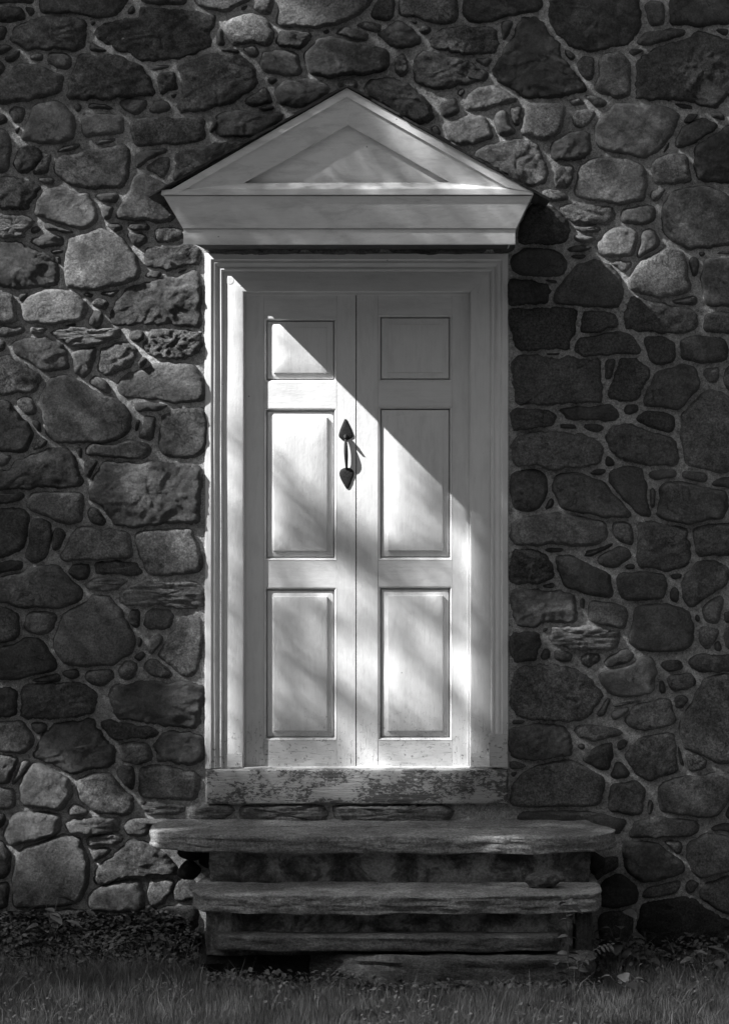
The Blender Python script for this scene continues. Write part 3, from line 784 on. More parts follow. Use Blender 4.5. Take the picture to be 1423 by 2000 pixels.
def stone_geo(kind, pts, seed, spacing=SPACING, me=None):
    r = random.Random(seed)
    if poly_area(pts) < 0: pts = pts[::-1]
    area = abs(poly_area(pts)); size = math.sqrt(area)
    p = chaikin(pts, 0.17 if kind == 's' else 0.10)
    if kind == 's' and seed % 3: p = chaikin(p, 0.18)
    per = float(np.sum(np.hypot(*(np.roll(p, -1, axis=0) - p).T)))
    n = int(min(130, max(16, per / spacing)))
    p = resample(p, n)
    c = p.mean(axis=0)
    amp = 1.5 if kind == 's' else 2.6
    nrm = np.roll(p, -1, axis=0) - np.roll(p, 1, axis=0)
    nrm /= np.maximum(1e-6, np.hypot(*nrm.T))[:, None]
    nrm = np.stack([nrm[:, 1], -nrm[:, 0]], 1)
    wob = np.array([noise.noise(Vector((a * 0.05, b * 0.05, seed))) * 1.3 + 0.9 * noise.noise(Vector((a * 0.17, b * 0.17, seed + 9))) for a, b in p]) + (np.array([noise.noise(Vector((a * 0.4, b * 0.4, seed))) for a, b in p]) * (0.5 if kind == 's' else 1.0))
    p = p + nrm * (amp * wob * min(1, size / 60) + (3.6 if me is None else grow(p, nrm, me)))[:, None]
    rings = max(3, int(size * 0.5 / spacing))
    H = {'s': 0.038, 'r': 0.039, 'l': 0.037, 'p': 0.037}[kind] * (0.88 + 0.4 * r.random()) * min(1.0, 0.72 + size / 220)
    w = {'s': 6.0, 'r': 4.0, 'l': 3.6, 'p': 4.0}[kind] * (0.6 + 0.8 * r.random())
    tx, tz = r.uniform(-1, 1) * 0.055, r.uniform(-1, 1) * 0.055
    tl = min(1.4, 95 / max(40, size)); tx *= tl; tz *= tl
    facets = []
    nf = {'s': 3, 'r': 11, 'l': 2, 'p': 4}[kind]
    if 300 < c[0] < 400: H *= 0.72
    for _ in range(nf):
        a = r.uniform(0, 2 * math.pi); g = r.uniform(0.07, 0.30) if kind != 's' else r.uniform(0.03, 0.12)
        facets.append((math.cos(a) * g, math.sin(a) * g, r.uniform(0.10, 0.42) * size / S * g * 1.6 + 0.002))
    ss = [1.0, 0.985] + [1 - (i / rings) ** 0.85 for i in range(1, rings)]
    q = np.vstack([c + (p - c) * s for s in ss] + [c[None]])
    # distance from the outline
    a = p; b = np.roll(p, -1, axis=0); ab = b - a; L2 = np.maximum(1e-9, (ab ** 2).sum(1))
    t = np.clip(((q[:, None] - a[None]) * ab[None]).sum(2) / L2[None], 0, 1)
    dd = np.sqrt((((a[None] + t[..., None] * ab[None]) - q[:, None]) ** 2).sum(2)).min(1)
    wv = np.array([1 + 0.75 * noise.noise(Vector((a * 0.06, b * 0.06, seed + 5))) for a, b in q])
    prof = np.clip(dd / (w * wv), 0, 1) ** 0.7
    verts = []
    sd = seed * 1.37
    for i, (x, y) in enumerate(q):
        X, Z = (x - 711.5) / S, (1850 - y) / S
        lx, lz = (x - c[0]) / S, (y - c[1]) / S
        h = H + lx * tx + lz * tz
        for fx, fz, fo in facets:
            h = min(h, H + fo * 0.55 + lx * fx + lz * fz)
        h = max(h, 0.72 * H + 0.12 * (h - 0.72 * H))
        if kind == 's':
            h += 0.0045 * fbm(X * 6, Z * 6, sd, 3) + 0.0026 * fbm(X * 34, Z * 34, sd, 4)
        elif kind == 'r':
            h += 0.007 * fbm(X * 8, Z * 10, sd, 3) + 0.0035 * fbm(X * 40, Z * 40, sd, 4)
            s_ = noise.noise(Vector((X * 6 + sd, Z * 9, sd))) * 3.2; h += 0.0055 * (math.floor(s_) + min(1.0, (s_ - math.floor(s_)) * 4) - s_)
        elif kind == 'l':
            u = Z * 42 + 1.8 * noise.noise(Vector((X * 5, Z * 9, sd))) + X * 3
            h += 0.004 * (u - math.floor(u)) - 0.003 + 0.009 * fbm(X * 14, Z * 70, sd, 4) + 0.004 * fbm(X * 40, Z * 120, sd, 3)
        else:
            h += 0.013 * fbm(X * 38, Z * 44, sd, 4) + 0.006 * fbm(X * 14, Z * 14, sd, 3)
        h = max(0.004, h)
        dep = 0.002 + h * prof[i]
        if i < n: dep = -0.02
        elif i < 2 * n: dep = 0.001 + 0.15 * H * prof[i]
        verts.append((X, -dep, Z))
    R = len(ss); faces = []
    for k in range(R - 1):
        for i in range(n):
            j = (i + 1) % n
            faces.append((k * n + i, (k + 1) * n + i, (k + 1) * n + j, k * n + j))
    e = R * n; k = (R - 1) * n
    for i in range(n):
        faces.append((k + i, e, k + (i + 1) % n))
    return verts, faces, area

wall = empty('stone_wall', (0, 0.05, 0), 'tall wall of dark rounded fieldstones set in pale mortar around the white double door', 'wall')
ALB = {2: 0.07, 3: 0.115, 4: 0.15, 5: 0.19, 6: 0.20, 7: 0.225, 8: 0.26}
parsed = parse_stones()
geos = []
KD = build_tree(parsed)
for i, (k, b, pts) in enumerate(parsed):
    v, f, a = stone_geo(k, pts, i + 1, me=i)
    geos.append((a, k, b, v, f, i))
geos.sort(key=lambda g: -g[0])
def geo_obj(name, v, f, k):
    m = {'s': M['stone'], 'r': M['rough_stone'], 'l': M['layered'], 'p': M['rough_stone']}[k]
    o = mesh_obj(name, v, f, m, wall, smooth=True)
    fix_normals(o)
    return o
small_v, small_f = [], []
for n, (a, k, b, v, f, i) in enumerate(geos):
    if n < 298:
        o = geo_obj('stone', v, f, k)
        g = ALB[b] * random.Random(i).uniform(0.75, 1.3)
        o.color = (g, g, g, 1)
    else:
        off = len(small_v); small_v += v; small_f += [tuple(q + off for q in t) for t in f]
so = geo_obj('small_stones', small_v, small_f, 'r'); so['kind'] = 'stuff'
so.color = (0.12, 0.12, 0.12, 1)

# the wall goes on outside the frame: the same courses, turned over
ev, ef = [], []
def ext(pts, seed):
    v, f, a = stone_geo('r' if seed % 3 == 0 else 's', pts, seed, 13.0)
    off = len(ev); ev.extend(v); ef.extend([tuple(q + off for q in t) for t in f])
for i, (k, b, pts) in enumerate(parsed):
    if abs(poly_area(pts)) < 500: continue
    x0, x1, y0, y1 = pts[:, 0].min(), pts[:, 0].max(), pts[:, 1].min(), pts[:, 1].max()
    if x1 < 402 and x0 > -40: ext(pts * [-1, 1] + [-24, 0], i + 1000)
    if x0 > 995: ext(pts * [-1, 1] + [2 * 1436, 0], i + 2000)
    if y1 < 470: ext(pts * [1, -1] + [0, -26], i + 3000)
    if y1 < 470 and x1 < 402: ext(pts * [-1, -1] + [-24, -26], i + 4000)
    if y1 < 470 and x0 > 995: ext(pts * [-1, -1] + [2 * 1436, -26], i + 5000)
eo = geo_obj('outer_stones', ev, ef, 'r'); eo['kind'] = 'stuff'
eo.color = (0.12, 0.12, 0.12, 1)

# mortar sheet with the doorway left open
def mortar_sheet():
    xs = np.arange(-470, 1880, 5.5); zs = np.arange(-560, 1900, 5.5)
    nx, nz = len(xs), len(zs)
    vs = []
    for y in zs:
        for x in xs:
            X, Z = (x - 711.5) / S, (1850 - y) / S
            up = 0.012 + 0.004 * noise.noise(Vector((X * 1.3, Z * 1.3, 12)))
            if x < 400: up -= 0.005 * min(1, max(0, (y - 900) / 500))
            h = up + 0.004 * noise.noise(Vector((X * 7, Z * 7, 3))) + 0.006 * fbm(X * 26, Z * 26, 1, 4)
            ex = max(392 - x, x - 1000, (y - 1585), 488 - y)
            if ex < 8: h = min(h, 0.010 + 0.0009 * max(0, ex))
            vs.append((X, -h, Z))
    fs = []
    for j in range(nz - 1):
        for i in range(nx - 1):
            cx, cy = xs[i] + 2.75, zs[j] + 2.75
            if 412 < cx < 982 and 505 < cy < 1560: continue
            fs.append((j * nx + i, (j + 1) * nx + i, (j + 1) * nx + i + 1, j * nx + i + 1))
    o = mesh_obj('mortar', vs, fs, M['mortar'], wall, smooth=True)
    return o
mortar_sheet()
# masonry body behind the face, with the doorway through it
bx0, bx1, bz0, bz1 = -2.6, 2.55, -0.3, 5.3
ox0, ox1, oz1 = (404 - 711.5) / S, (990 - 711.5) / S, (1850 - 500) / S
def box_vf(x0, x1, y0, y1, z0, z1):
    v = [(x0, y0, z0), (x1, y0, z0), (x1, y1, z0), (x0, y1, z0), (x0, y0, z1), (x1, y0, z1), (x1, y1, z1), (x0, y1, z1)]
    f = [(0, 3, 2, 1), (4, 5, 6, 7), (0, 1, 5, 4), (1, 2, 6, 5), (2, 3, 7, 6), (3, 0, 4, 7)]
    return v, f
vv, ff = [], []
for b in ((bx0, ox0, 0.02, 0.5, bz0, bz1), (ox1, bx1, 0.02, 0.5, bz0, bz1), (ox0, ox1, 0.02, 0.5, oz1, bz1), (ox0, ox1, 0.2, 0.5, bz0, oz1)):
    v, f = box_vf(*b); o_ = len(vv); vv += v; ff += [tuple(q + o_ for q in t) for t in f]
mesh_obj('masonry_core', vv, ff, M['mortar'], wall)

# ------------------------------------------------------------------ door frame
frame = empty('door_frame', W(700, 1571, 0.06), 'white painted wooden door frame with beaded casing and peeling old sill', 'door frame')
PROF = [(0, -0.03), (0, 0.050), (1.2, 0.054), (11.5, 0.055), (13.5, 0.050), (15, 0.0465), (16.6, 0.0485), (18.5, 0.0495), (21, 0.0475), (23.5, 0.042), (25, 0.0365),
        (26.2, 0.0345), (27.2, 0.036), (29, 0.0395), (31, 0.0400), (33, 0.037), (34.4, 0.030), (35.2, 0.026), (36.2, 0.0285), (37, 0.029), (71, 0.029), (73.2, 0.028), (74, 0.0255), (74.3, -0.016),
        (76.8, -0.016), (77.2, -0.0145), (79.0, -0.0135), (80.0, -0.0145), (80.6, -0.06)]
PROF = [(o, d - 0.035) for o, d in PROF]
def casing_path(o):
    """left bottom, left top, right top, right bottom for an offset o (pixels) from the outer edge"""
    oy = o * 75 / 74
    return (401 + o, 1500), (401 + o, 495 + oy), (992 - o, 495 + oy), (992 - o, 1500)
def casing_piece(name, i0, sub, mat, z_of=None):
    vs, fs = [], []
    ns = sub + 1
    for o, d in PROF:
        a, b = casing_path(o)[i0], casing_path(o)[i0 + 1]
        for k in range(ns):
            t = k / sub
            x, y = a[0] + (b[0] - a[0]) * t, a[1] + (b[1] - a[1]) * t
            p = W(x, y, 0.0)
            wv = 0.0011 * noise.noise(Vector((p.x * 2.2, o * 0.21, p.z * 2.2))) if d > -0.045 else 0
            ww = 0.0010 * noise.noise(Vector((p.x * 3 + 9, o * 0.05, p.z * 3)))
            vs.append((p.x + (ww if i0 != 1 else 0), -(d + wv), p.z + (ww if i0 == 1 else 0)))
    for r in range(len(PROF) - 1):
        for k in range(sub):
            fs.append((r * ns + k, r * ns + k + 1, (r + 1) * ns + k + 1, (r + 1) * ns + k))
    o_ = mesh_obj(name, vs, fs, mat, frame)
    fix_normals(o_); auto_smooth(o_, 28)
    return o_
def flip_front(o):
    me = o.data
    s = sum(p.normal.y * p.area for p in me.polygons)
    if s > 0: me.flip_normals()
for nm, i0, sub, mt in (('side_casing', 0, 40, M['paint_v']), ('head_casing', 1, 30, M['paint_h']), ('side_casing', 2, 40, M['paint_v'])):
    flip_front(casing_piece(nm, i0, sub, mt))
# round peg heads in the upper corners
for cx, cy in ((449, 548), (939, 547)):
    vs, fs = [], []
    c = W(cx, cy, 0.0)
    for (rr, d) in ((0.0165, -0.010), (0.0165, -0.0058), (0.0152, -0.0056)):
        for k in range(20):
            a = k * math.pi / 10
            vs.append((c.x + rr * math.cos(a), -d, c.z + rr * math.sin(a)))
    for r in range(2):
        for k in range(20):
            fs.append((r * 20 + k, r * 20 + (k + 1) % 20, (r + 1) * 20 + (k + 1) % 20, (r + 1) * 20 + k))
    fs.append(tuple(range(40, 60)))
    fix_normals(mesh_obj('peg', vs, fs, M['paint_v'], frame))
# repair blocks let into the foot of the casing
prism('repair_block', rect(955.5, 1434, 991, 1499), -0.03, 0.0255, M['paint_low'], frame, 0.002)
prism('repair_block', rect(918.8, 1471, 954.5, 1499), -0.03, -0.0052, M['paint_low'], frame, 0.001)
prism('repair_block', rect(438.5, 1471, 473.5, 1499), -0.03, -0.0052, M['paint_low'], frame, 0.001)

def noisy_slab(name, outline, z_top, z_bot, mat, parent, nz=6, amp=0.006, step=0.03, seed=1, top_amp=0.004, yback=None, round_e=0.012, lay=1.0, rag=1.0):
    """block from a plan outline of (x, dep) points, worn by noise: top grid + sides"""
    P = np.array(outline, dtype=float)
    P = resample(P, max(24, int(np.sum(np.hypot(*(np.roll(P, -1, axis=0) - P).T)) / step)))
    n = len(P); c = P.mean(axis=0)
    prof = [(round_e, 1.0), (round_e * 0.35, 1 - 0.04)] ; vs, fs = [], []
    levels = []
    th = z_top - z_bot
    zs = [(z_top, round_e * 1.1), (z_top - round_e * 0.35, round_e * 0.3)] + [(z_top - round_e - (th - 2 * round_e) * k / nz, 0.0) for k in range(nz + 1)] + [(z_bot + round_e * 0.3, round_e * 0.3), (z_bot, round_e)]
    nr = np.roll(P, -1, axis=0) - np.roll(P, 1, axis=0)
    nr /= np.maximum(1e-9, np.hypot(*nr.T))[:, None]
    nr = np.stack([nr[:, 1], -nr[:, 0]], 1)
    if poly_area(P) < 0: nr = -nr
    for li, (z, ins) in enumerate(zs):
        for i in range(n):
            x, d = P[i]
            sh = amp * lay * (0.9 * noise.noise(Vector((x * 4.0, z * 55 + seed * 5, d * 4))) + 0.7 * noise.noise(Vector((x * 15, z * 120, seed)))) + amp * 1.1 * fbm(x * 9, z * 14, seed + d * 9, 4)
            q = P[i] + nr[i] * (sh - ins)
            zz = z + (top_amp * noise.noise(Vector((x * 2.5, d * 5, seed))) if li < 2 else 0) + (amp * 1.1 * noise.noise(Vector((x * 5, d * 5, seed + 4))) if li > len(zs) - 4 else 0)
            vs.append((q[0], -q[1], zz))
    L = len(zs)
    for k in range(L - 1):
        for i in range(n):
            j = (i + 1) % n
            fs.append((k * n + i, k * n + j, (k + 1) * n + j, (k + 1) * n + i))
    # top and bottom: rings shrinking towards the long middle line
    def cap(base, z, sign):
        prev = [base * n + i for i in range(n)]
        mid = c[1]
        for s in (0.93, 0.86, 0.78, 0.69, 0.58, 0.46, 0.34, 0.2, 0.05):
            ring = []
            for i in range(n):
                x, d = vs[base * n + i][0], -vs[base * n + i][1]
                dd = mid + (d - mid) * s; xx = c[0] + (x - c[0]) * (0.9 + 0.1 * s)
                vs.append((xx, -dd, z + top_amp * (0.8 * fbm(xx * 4, dd * 9, seed, 3) + 0.4 * fbm(xx * 25, dd * 25, seed, 3))))
                ring.append(len(vs) - 1)
            for i in range(n):
                j = (i + 1) % n
                fs.append((prev[i], prev[j], ring[j], ring[i]) if sign > 0 else (prev[j], prev[i], ring[i], ring[j]))
            prev = ring
        fs.append(tuple(prev))
    cap(0, z_top, 1); cap(L - 1, z_bot, -1)
    o = mesh_obj(name, vs, fs, mat, parent, smooth=True)
    fix_normals(o)
    auto_smooth(o, 50)
    return o

sx0, sx1 = W(401, 0, 0.042).x, W(991.5, 0, 0.042).x
noisy_slab('sill', [(sx0, -0.05), (sx0, 0.042), (sx1, 0.042), (sx1, -0.05)], W(0, 1504, 0.042).z, W(0, 1570, 0.042).z, M['sill'], frame, 8, 0.0012, 0.02, 3, 0.0008, round_e=0.004, lay=0.8)
prism('sill_lip', rect(476, 1499.5, 918, 1503), -0.09, 0.0, M['paint_low'], frame, 0.002)

# ------------------------------------------------------------------ door leaves
DP = -0.051                       # depth of the face of the leaves
PW = 0.0035
def panel(parent, x0, y0, x1, y1):
    """raised and fielded panel with its moulding: rings of one rectangle after another"""
    rings = [(0, 0, 0.0), (1.2, 0, -0.0005), (2.2, 0, -0.0035), (3.8, 0, -0.0055), (4.4, 0, -0.0100), (4.6, 0, -0.0340), (6.7, 0, -0.0340), (6.9, 0, -0.0130),
             (13, 0, -0.0090), (18.4, 0, -0.0060), (18.7, 0, -0.0020), (19.6, 0, -0.0012), (40, 0, -0.0014)]
    vs, fs = [], []
    N = 8
    for o, _, d in rings:
        a0, b0, a1, b1 = x0 + o, y0 + o, x1 - o, y1 - o
        if o == 40:
            o = 55; a0, b0, a1, b1 = x0 + o, y0 + min(o, (y1 - y0) / 2 - 2), x1 - o, y1 - min(o, (y1 - y0) / 2 - 2)
        loop = []
        cs = [(a0, b0), (a1, b0), (a1, b1), (a0, b1)]
        for c in range(4):
            p, q = cs[c], cs[(c + 1) % 4]
            for k in range(N):
                t = k / N
                loop.append((p[0] + (q[0] - p[0]) * t, p[1] + (q[1] - p[1]) * t))
        for x, y in loop:
            w = W(x, y, DP)
            j = 0.0005 * noise.noise(Vector((w.x * 9, w.z * 9, o * 0.1)))
            vs.append((w.x + j * 0.5, -(DP + d + j), w.z + j * 0.5))
    m = 4 * N
    for r in range(len(rings) - 1):
        for k in range(m):
            fs.append((r * m + k, r * m + (k + 1) % m, (r + 1) * m + (k + 1) % m, (r + 1) * m + k))
    fs.append(tuple((len(rings) - 1) * m + k for k in range(m)))
    o_ = mesh_obj('panel', vs, fs, M['paint_v'], parent)
    fix_normals(o_); flip_front(o_); auto_smooth(o_, 25)
    return o_

def leaf(label, x0, x1, px0, px1, rows, top, bot, jit):
    t = empty('door_leaf', W((x0 + x1) / 2, bot, DP), label, 'door', 'leaves of the double door')
    b = 0.0012
    prism('stile', rect(x0, top, px0 - 0.25, bot), DP - PW * 11, DP, M['paint_v'], t, b)
    prism('stile', rect(px1 + 0.25, top, x1, bot), DP - PW * 11, DP, M['paint_v'], t, b)
    ys = [top] + [y for r in rows for y in r] + [bot]
    for k in range(0, len(ys), 2):
        prism('rail', rect(px0, ys[k], px1, ys[k + 1]), DP - PW * 11, DP - 0.0006 + jit[k // 2] * 0.0004, M['paint_low'] if k == 6 else M['paint_h'], t, 0.0006)
    for r in rows:
        panel(t, px0, r[0], px1, r[1])
    prism('back_board', rect(x0 + 1, top + 1, x1 - 1, bot - 1), DP - 0.050, DP - 0.036, M['paint_v'], t)
    return t
left_leaf = leaf('left leaf of the white double door, with three raised panels and the black iron handle', 480.6, 694.4, 515.5, 657,
                 [(621.5, 747), (797, 1094.5), (1147, 1446)], 573, 1498.5, (0, 1, -1, 0))
right_leaf = leaf('right leaf of the white double door, three raised panels and no handle', 696.2, 914.8, 738, 882.5,
                  [(615, 746), (794, 1094), (1145, 1446)], 573.5, 1499, (1, 0, 0, -1))

# wrought iron thumb pull on the left leaf
handle = bpy.data.objects.new('handle', None); link(handle, left_leaf)
hp = W(675, 885, DP)
handle.location = hp - left_leaf.location
def plate(pts, name):
    P = [W(x, y, DP) for x, y in pts]
    P2 = resample(np.array([(p.x, p.z) for p in P]), 44)
    c = P2.mean(axis=0)
    vs, fs = [], []
    for s, d in ((1.0, -0.001), (1.0, 0.0028), (0.93, 0.0042), (0.6, 0.0052), (0.25, 0.0058)):
        for x, z in P2:
            vs.append((c[0] + (x - c[0]) * s, -(DP + d + 0.0006 * noise.noise(Vector((x * 90, z * 90, s)))), c[1] + (z - c[1]) * s))
    n = len(P2)
    for r in range(4):
        for k in range(n):
            fs.append((r * n + k, r * n + (k + 1) % n, (r + 1) * n + (k + 1) % n, (r + 1) * n + k))
    fs.append(tuple(range(4 * n, 5 * n)))
    o = mesh_obj(name, vs, fs, M['iron'], handle, smooth=True)
    fix_normals(o); auto_smooth(o, 40)
    return o
def hz(pts): return [(630 + x / 10.525, 790 + y / 10.525) for x, y in pts]
plate(hz([(445, 305), (465, 296), (487, 300), (505, 340), (560, 450), (605, 560), (628, 620), (622, 665), (580, 700), (510, 730), (440, 738), (380, 712), (335, 670), (328, 620), (360, 510), (405, 400)]), 'backplate')
plate(hz([(490, 1296), (560, 1305), (615, 1340), (640, 1385), (640, 1450), (605, 1540), (570, 1640), (540, 1710), (510, 1738), (475, 1720), (440, 1655), (380, 1550), (345, 1460), (340, 1400), (370, 1340), (430, 1305)]), 'backplate')
def tube(name, pts, radii, mat, parent, seg=12, cap=True):
    vs, fs = [], []
    pts = [Vector(p) for p in pts]
    for i, p in enumerate(pts):
        t = (pts[min(i + 1, len(pts) - 1)] - pts[max(i - 1, 0)]).normalized()
        a = t.orthogonal().normalized() if abs(t.x) > 0.9 else t.cross(Vector((1, 0, 0))).normalized()
        b = t.cross(a).normalized()
        for k in range(seg):
            an = 2 * math.pi * k / seg
            vs.append(p + (a * math.cos(an) + b * math.sin(an)) * radii[i])
    for i in range(len(pts) - 1):
        for k in range(seg):
            j = (k + 1) % seg
            fs.append((i * seg + k, i * seg + j, (i + 1) * seg + j, (i + 1) * seg + k))
    if cap:
        fs.append(tuple(range(seg))); fs.append(tuple(range((len(pts) - 1) * seg, len(pts) * seg)))
    o = mesh_obj(name, vs, fs, mat, parent, smooth=True)
    fix_normals(o)
    return o
gp, gr = [], []
for i in range(17):
    t = i / 16
    y = 852 + (916 - 852) * t
    x = 674.8 + 2.0 * t
    bow = math.sin(math.pi * min(1, max(0, t))) ** 0.6
    w = W(x, y, DP)
    gp.append((w.x, w.y - 0.003 - 0.0155 * bow, w.z))
    gr.append(0.0050 + 0.0040 * math.sin(math.pi * t) ** 1.5)
tube('grip', gp, gr, M['iron'], handle, 14)
w0 = W(674.5, 852, DP)
tube('thumb_latch', [(w0.x, w0.y - 0.003, w0.z + 0.004), (w0.x, w0.y - 0.020, w0.z - 0.001), (w0.x, w0.y - 0.034, w0.z - 0.009)], [0.007, 0.008, 0.004], M['iron'], handle, 10)

# ------------------------------------------------------------------ pediment
ped = empty('door_pediment', W(682, 478, 0.0), 'triangular white wooden pediment with a small shingled gable roof above the door', 'pediment')
D1, D2 = 0.465, 0.505            # face of the frieze and of the cornice
def solid(name, front, back_y, mat, bevel=0.0, parent=ped):
    """front: list of world points (may lie at several depths); extruded straight back to y = back_y"""
    n = len(front)
    vs = [tuple(p) for p in front] + [(p[0], back_y, p[2]) for p in front]
    fs = [tuple(range(n)), tuple(range(2 * n - 1, n - 1, -1))] + [(i, i + n, (i + 1) % n + n, (i + 1) % n) for i in range(n)]
    o = mesh_obj(name, vs, fs, mat, parent)
    bm = bmesh.new(); bm.from_mesh(o.data)
    bmesh.ops.recalc_face_normals(bm, faces=bm.faces)
    if bevel: bmesh.ops.bevel(bm, geom=list(bm.edges), offset=bevel, segments=2, affect='EDGES', clamp_overlap=True)
    bm.to_mesh(o.data); bm.free()
    return o
solid('frieze_board', [W(358.5, 446.8, D1), W(1006, 446.8, D1), W(1006, 477.5, D1), W(358.5, 477.5, D1)], -(D1 - 0.03), M['paint_top'], 0.002)
solid('frieze_return', [W(379, 448, D1 - 0.031), W(996, 448, D1 - 0.031), W(996, 476.5, D1 - 0.031), W(379, 476.5, D1 - 0.031)], 0.03, M['paint_top'], 0.002)
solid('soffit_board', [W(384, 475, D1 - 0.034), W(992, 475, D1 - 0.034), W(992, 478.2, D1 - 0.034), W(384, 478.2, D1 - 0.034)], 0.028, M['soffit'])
# sloping cornice board with mitred returns
def cornice():
    t0, t1 = W(319, 382, D2), W(1038.5, 382, D2)
    b0, b1 = W(357.5, 446.3, D1 + 0.008), W(1007.5, 446.3, D1 + 0.008)
    vs = [t0, t1, b1, b0, (t0.x, 0.03, t0.z), (t1.x, 0.03, t1.z), (b1.x, 0.03, b1.z), (b0.x, 0.03, b0.z)]
    fs = [(0, 1, 2, 3), (1, 5, 6, 2), (4, 0, 3, 7), (0, 4, 5, 1), (3, 2, 6, 7), (4, 7, 6, 5)]
    o = mesh_obj('cornice_board', vs, fs, M['paint_top'], ped)
    bm = bmesh.new(); bm.from_mesh(o.data); bmesh.ops.recalc_face_normals(bm, faces=bm.faces)
    bmesh.ops.bevel(bm, geom=list(bm.edges), offset=0.002, segments=2, affect='EDGES', clamp_overlap=True)
    bm.to_mesh(o.data); bm.free()
cornice()
# level fillet and its weathered top sloping back to the tympanum
solid('level_fillet', [W(316, 371, D2 + 0.008), W(1040, 369.5, D2 + 0.008), W(1041, 380.5, D2 + 0.008), W(314.5, 381, D2 + 0.008)], 0.03, M['paint_top'], 0.0015)
def ledge():
    a0, a1 = W(322, 370.4, D2 + 0.007), W(1036, 369.2, D2 + 0.007)
    b0, b1 = W(452, 357.2, D1 + 0.004), W(905, 356.2, D1 + 0.004)
    N = 60; vs, fs = [], []
    for k in range(N + 1):
        t = k / N
        for r in range(6):
            s = r / 5
            p = (a0.lerp(a1, t)).lerp(b0.lerp(b1, t), s)
            vs.append((p.x, p.y, p.z + 0.0012 * noise.noise(Vector((p.x * 9, s * 3, 2))) + (0.0018 * noise.noise(Vector((p.x * 30, 0, 5))) if r == 0 else 0)))
    for k in range(N):
        for r in range(5):
            fs.append((k * 6 + r, (k + 1) * 6 + r, (k + 1) * 6 + r + 1, k * 6 + r + 1))
    o = mesh_obj('weathered_ledge', vs, fs, M['paint_top'], ped, smooth=True)
    md = o.modifiers.new('thick', 'SOLIDIFY'); md.thickness = 0.006; md.offset = -1
    fix_normals(o)
ledge()
TYM = D1 - 0.014
solid('tympanum', [W(679, 238, TYM), W(885, 360, TYM), W(468, 361, TYM)], 0.05, M['paint_top'])
# raking cornice: sloping board from the fillet back to the tympanum, one to each side
def raking(side):
    if side < 0:
        A, B, C_, D_ = (677, 188), (366, 368), (470, 361), (678.8, 243.5)
    else:
        A, B, C_, D_ = (677, 188), (990, 367), (885, 360), (678.8, 243.5)
    a, b = W(*A, D2 + 0.002), W(*B, D2 + 0.002)
    c, d = W(*C_, D1 + 0.008), W(*D_, D1 + 0.008)
    back = 0.03
    vs = [a, b, c, d] + [(p.x, back, p.z + 0.0) for p in (a, b, c, d)]
    fs = [(0, 1, 2, 3), (4, 7, 6, 5), (0, 4, 5, 1), (1, 5, 6, 2), (2, 6, 7, 3), (3, 7, 4, 0)]
    o = mesh_obj('raking_board', vs, fs, M['paint_top'], ped); fix_normals(o)
    # outer fillet under the shingles
    if side < 0:
        q = [(677, 171.5), (316, 380.5), (345, 379), (366, 367.5), (677, 189)]
    else:
        q = [(677, 171.5), (1041, 374.5), (1010, 371), (990, 366.5), (677, 189)]
    solid('raking_fillet', [W(x, y, D2 + 0.010) for x, y in q], 0.03, M['paint_top'], 0.001)
raking(-1); raking(1)
# roof: board and courses of shingles on each slope
def slope_pt(A, B, t, off):
    """point t along the eave-to-ridge line, lifted off it by off metres"""
    d = (B - A); L = d.length; u = d / L
    nrm = Vector((-u.z, 0, u.x))
    if nrm.z < 0: nrm = -nrm
    return A + u * (t * L) + nrm * off
for side in (-1, 1):
    F = D2 + 0.022
    A = W(296, 386, F) if side < 0 else W(1064, 392, F)
    B = W(678, 172.5, F)
    def quad_solid(name, t0, t1, o0, o1, th, y0, y1, mat):
        p = [slope_pt(A, B, t0, o0), slope_pt(A, B, t1, o1), slope_pt(A, B, t1, o1 + th), slope_pt(A, B, t0, o0 + th)]
        vs = [(q.x, -y0, q.z) for q in p] + [(q.x, -y1, q.z) for q in p]
        fs = [(0, 1, 2, 3), (7, 6, 5, 4), (0, 4, 5, 1), (1, 5, 6, 2), (2, 6, 7, 3), (3, 7, 4, 0)]
        o = mesh_obj(name, vs, fs, mat, ped); fix_normals(o); return o
    quad_solid('roof_board', 0.03, 0.999, -0.0005, -0.0005, 0.005, F - 0.016, -0.028, M['shingle'])
    NC = 12
    for c in range(NC):
        t0 = c / NC - 0.012 + rng.uniform(-0.003, 0.003); t1 = min(1.004, (c + 1) / NC + 0.05)
        yc = F + rng.uniform(-0.008, 0.004)
        for s in range(4):
            yn = max(-0.028, yc - rng.uniform(0.12, 0.17))
            if s == 3: yn = -0.028
            th = 0.0085 + rng.uniform(-0.002, 0.003)
            quad_solid('shingle', t0 + rng.uniform(-0.003, 0.003), t1, 0.0085 + rng.uniform(0, 0.0015), 0.0048, th, yc, yn + 0.002, M['shingle'])
            yc = yn

# ------------------------------------------------------------------ ground
def ground_z(x, dep):
    left = 1 / (1 + math.exp((x + 0.72) * 14))
    heap = 0.115 * left * math.exp(-max(0.0, dep) / 0.55)
    right = 0.03 * (1 / (1 + math.exp(-(x - 1.3) * 8))) * math.exp(-max(0.0, dep) / 0.3)
    return heap + right - 0.005 + 0.012 * noise.noise(Vector((x * 2.3, dep * 2.3, 4))) + 0.006 * noise.noise(Vector((x * 9, dep * 9, 6)))

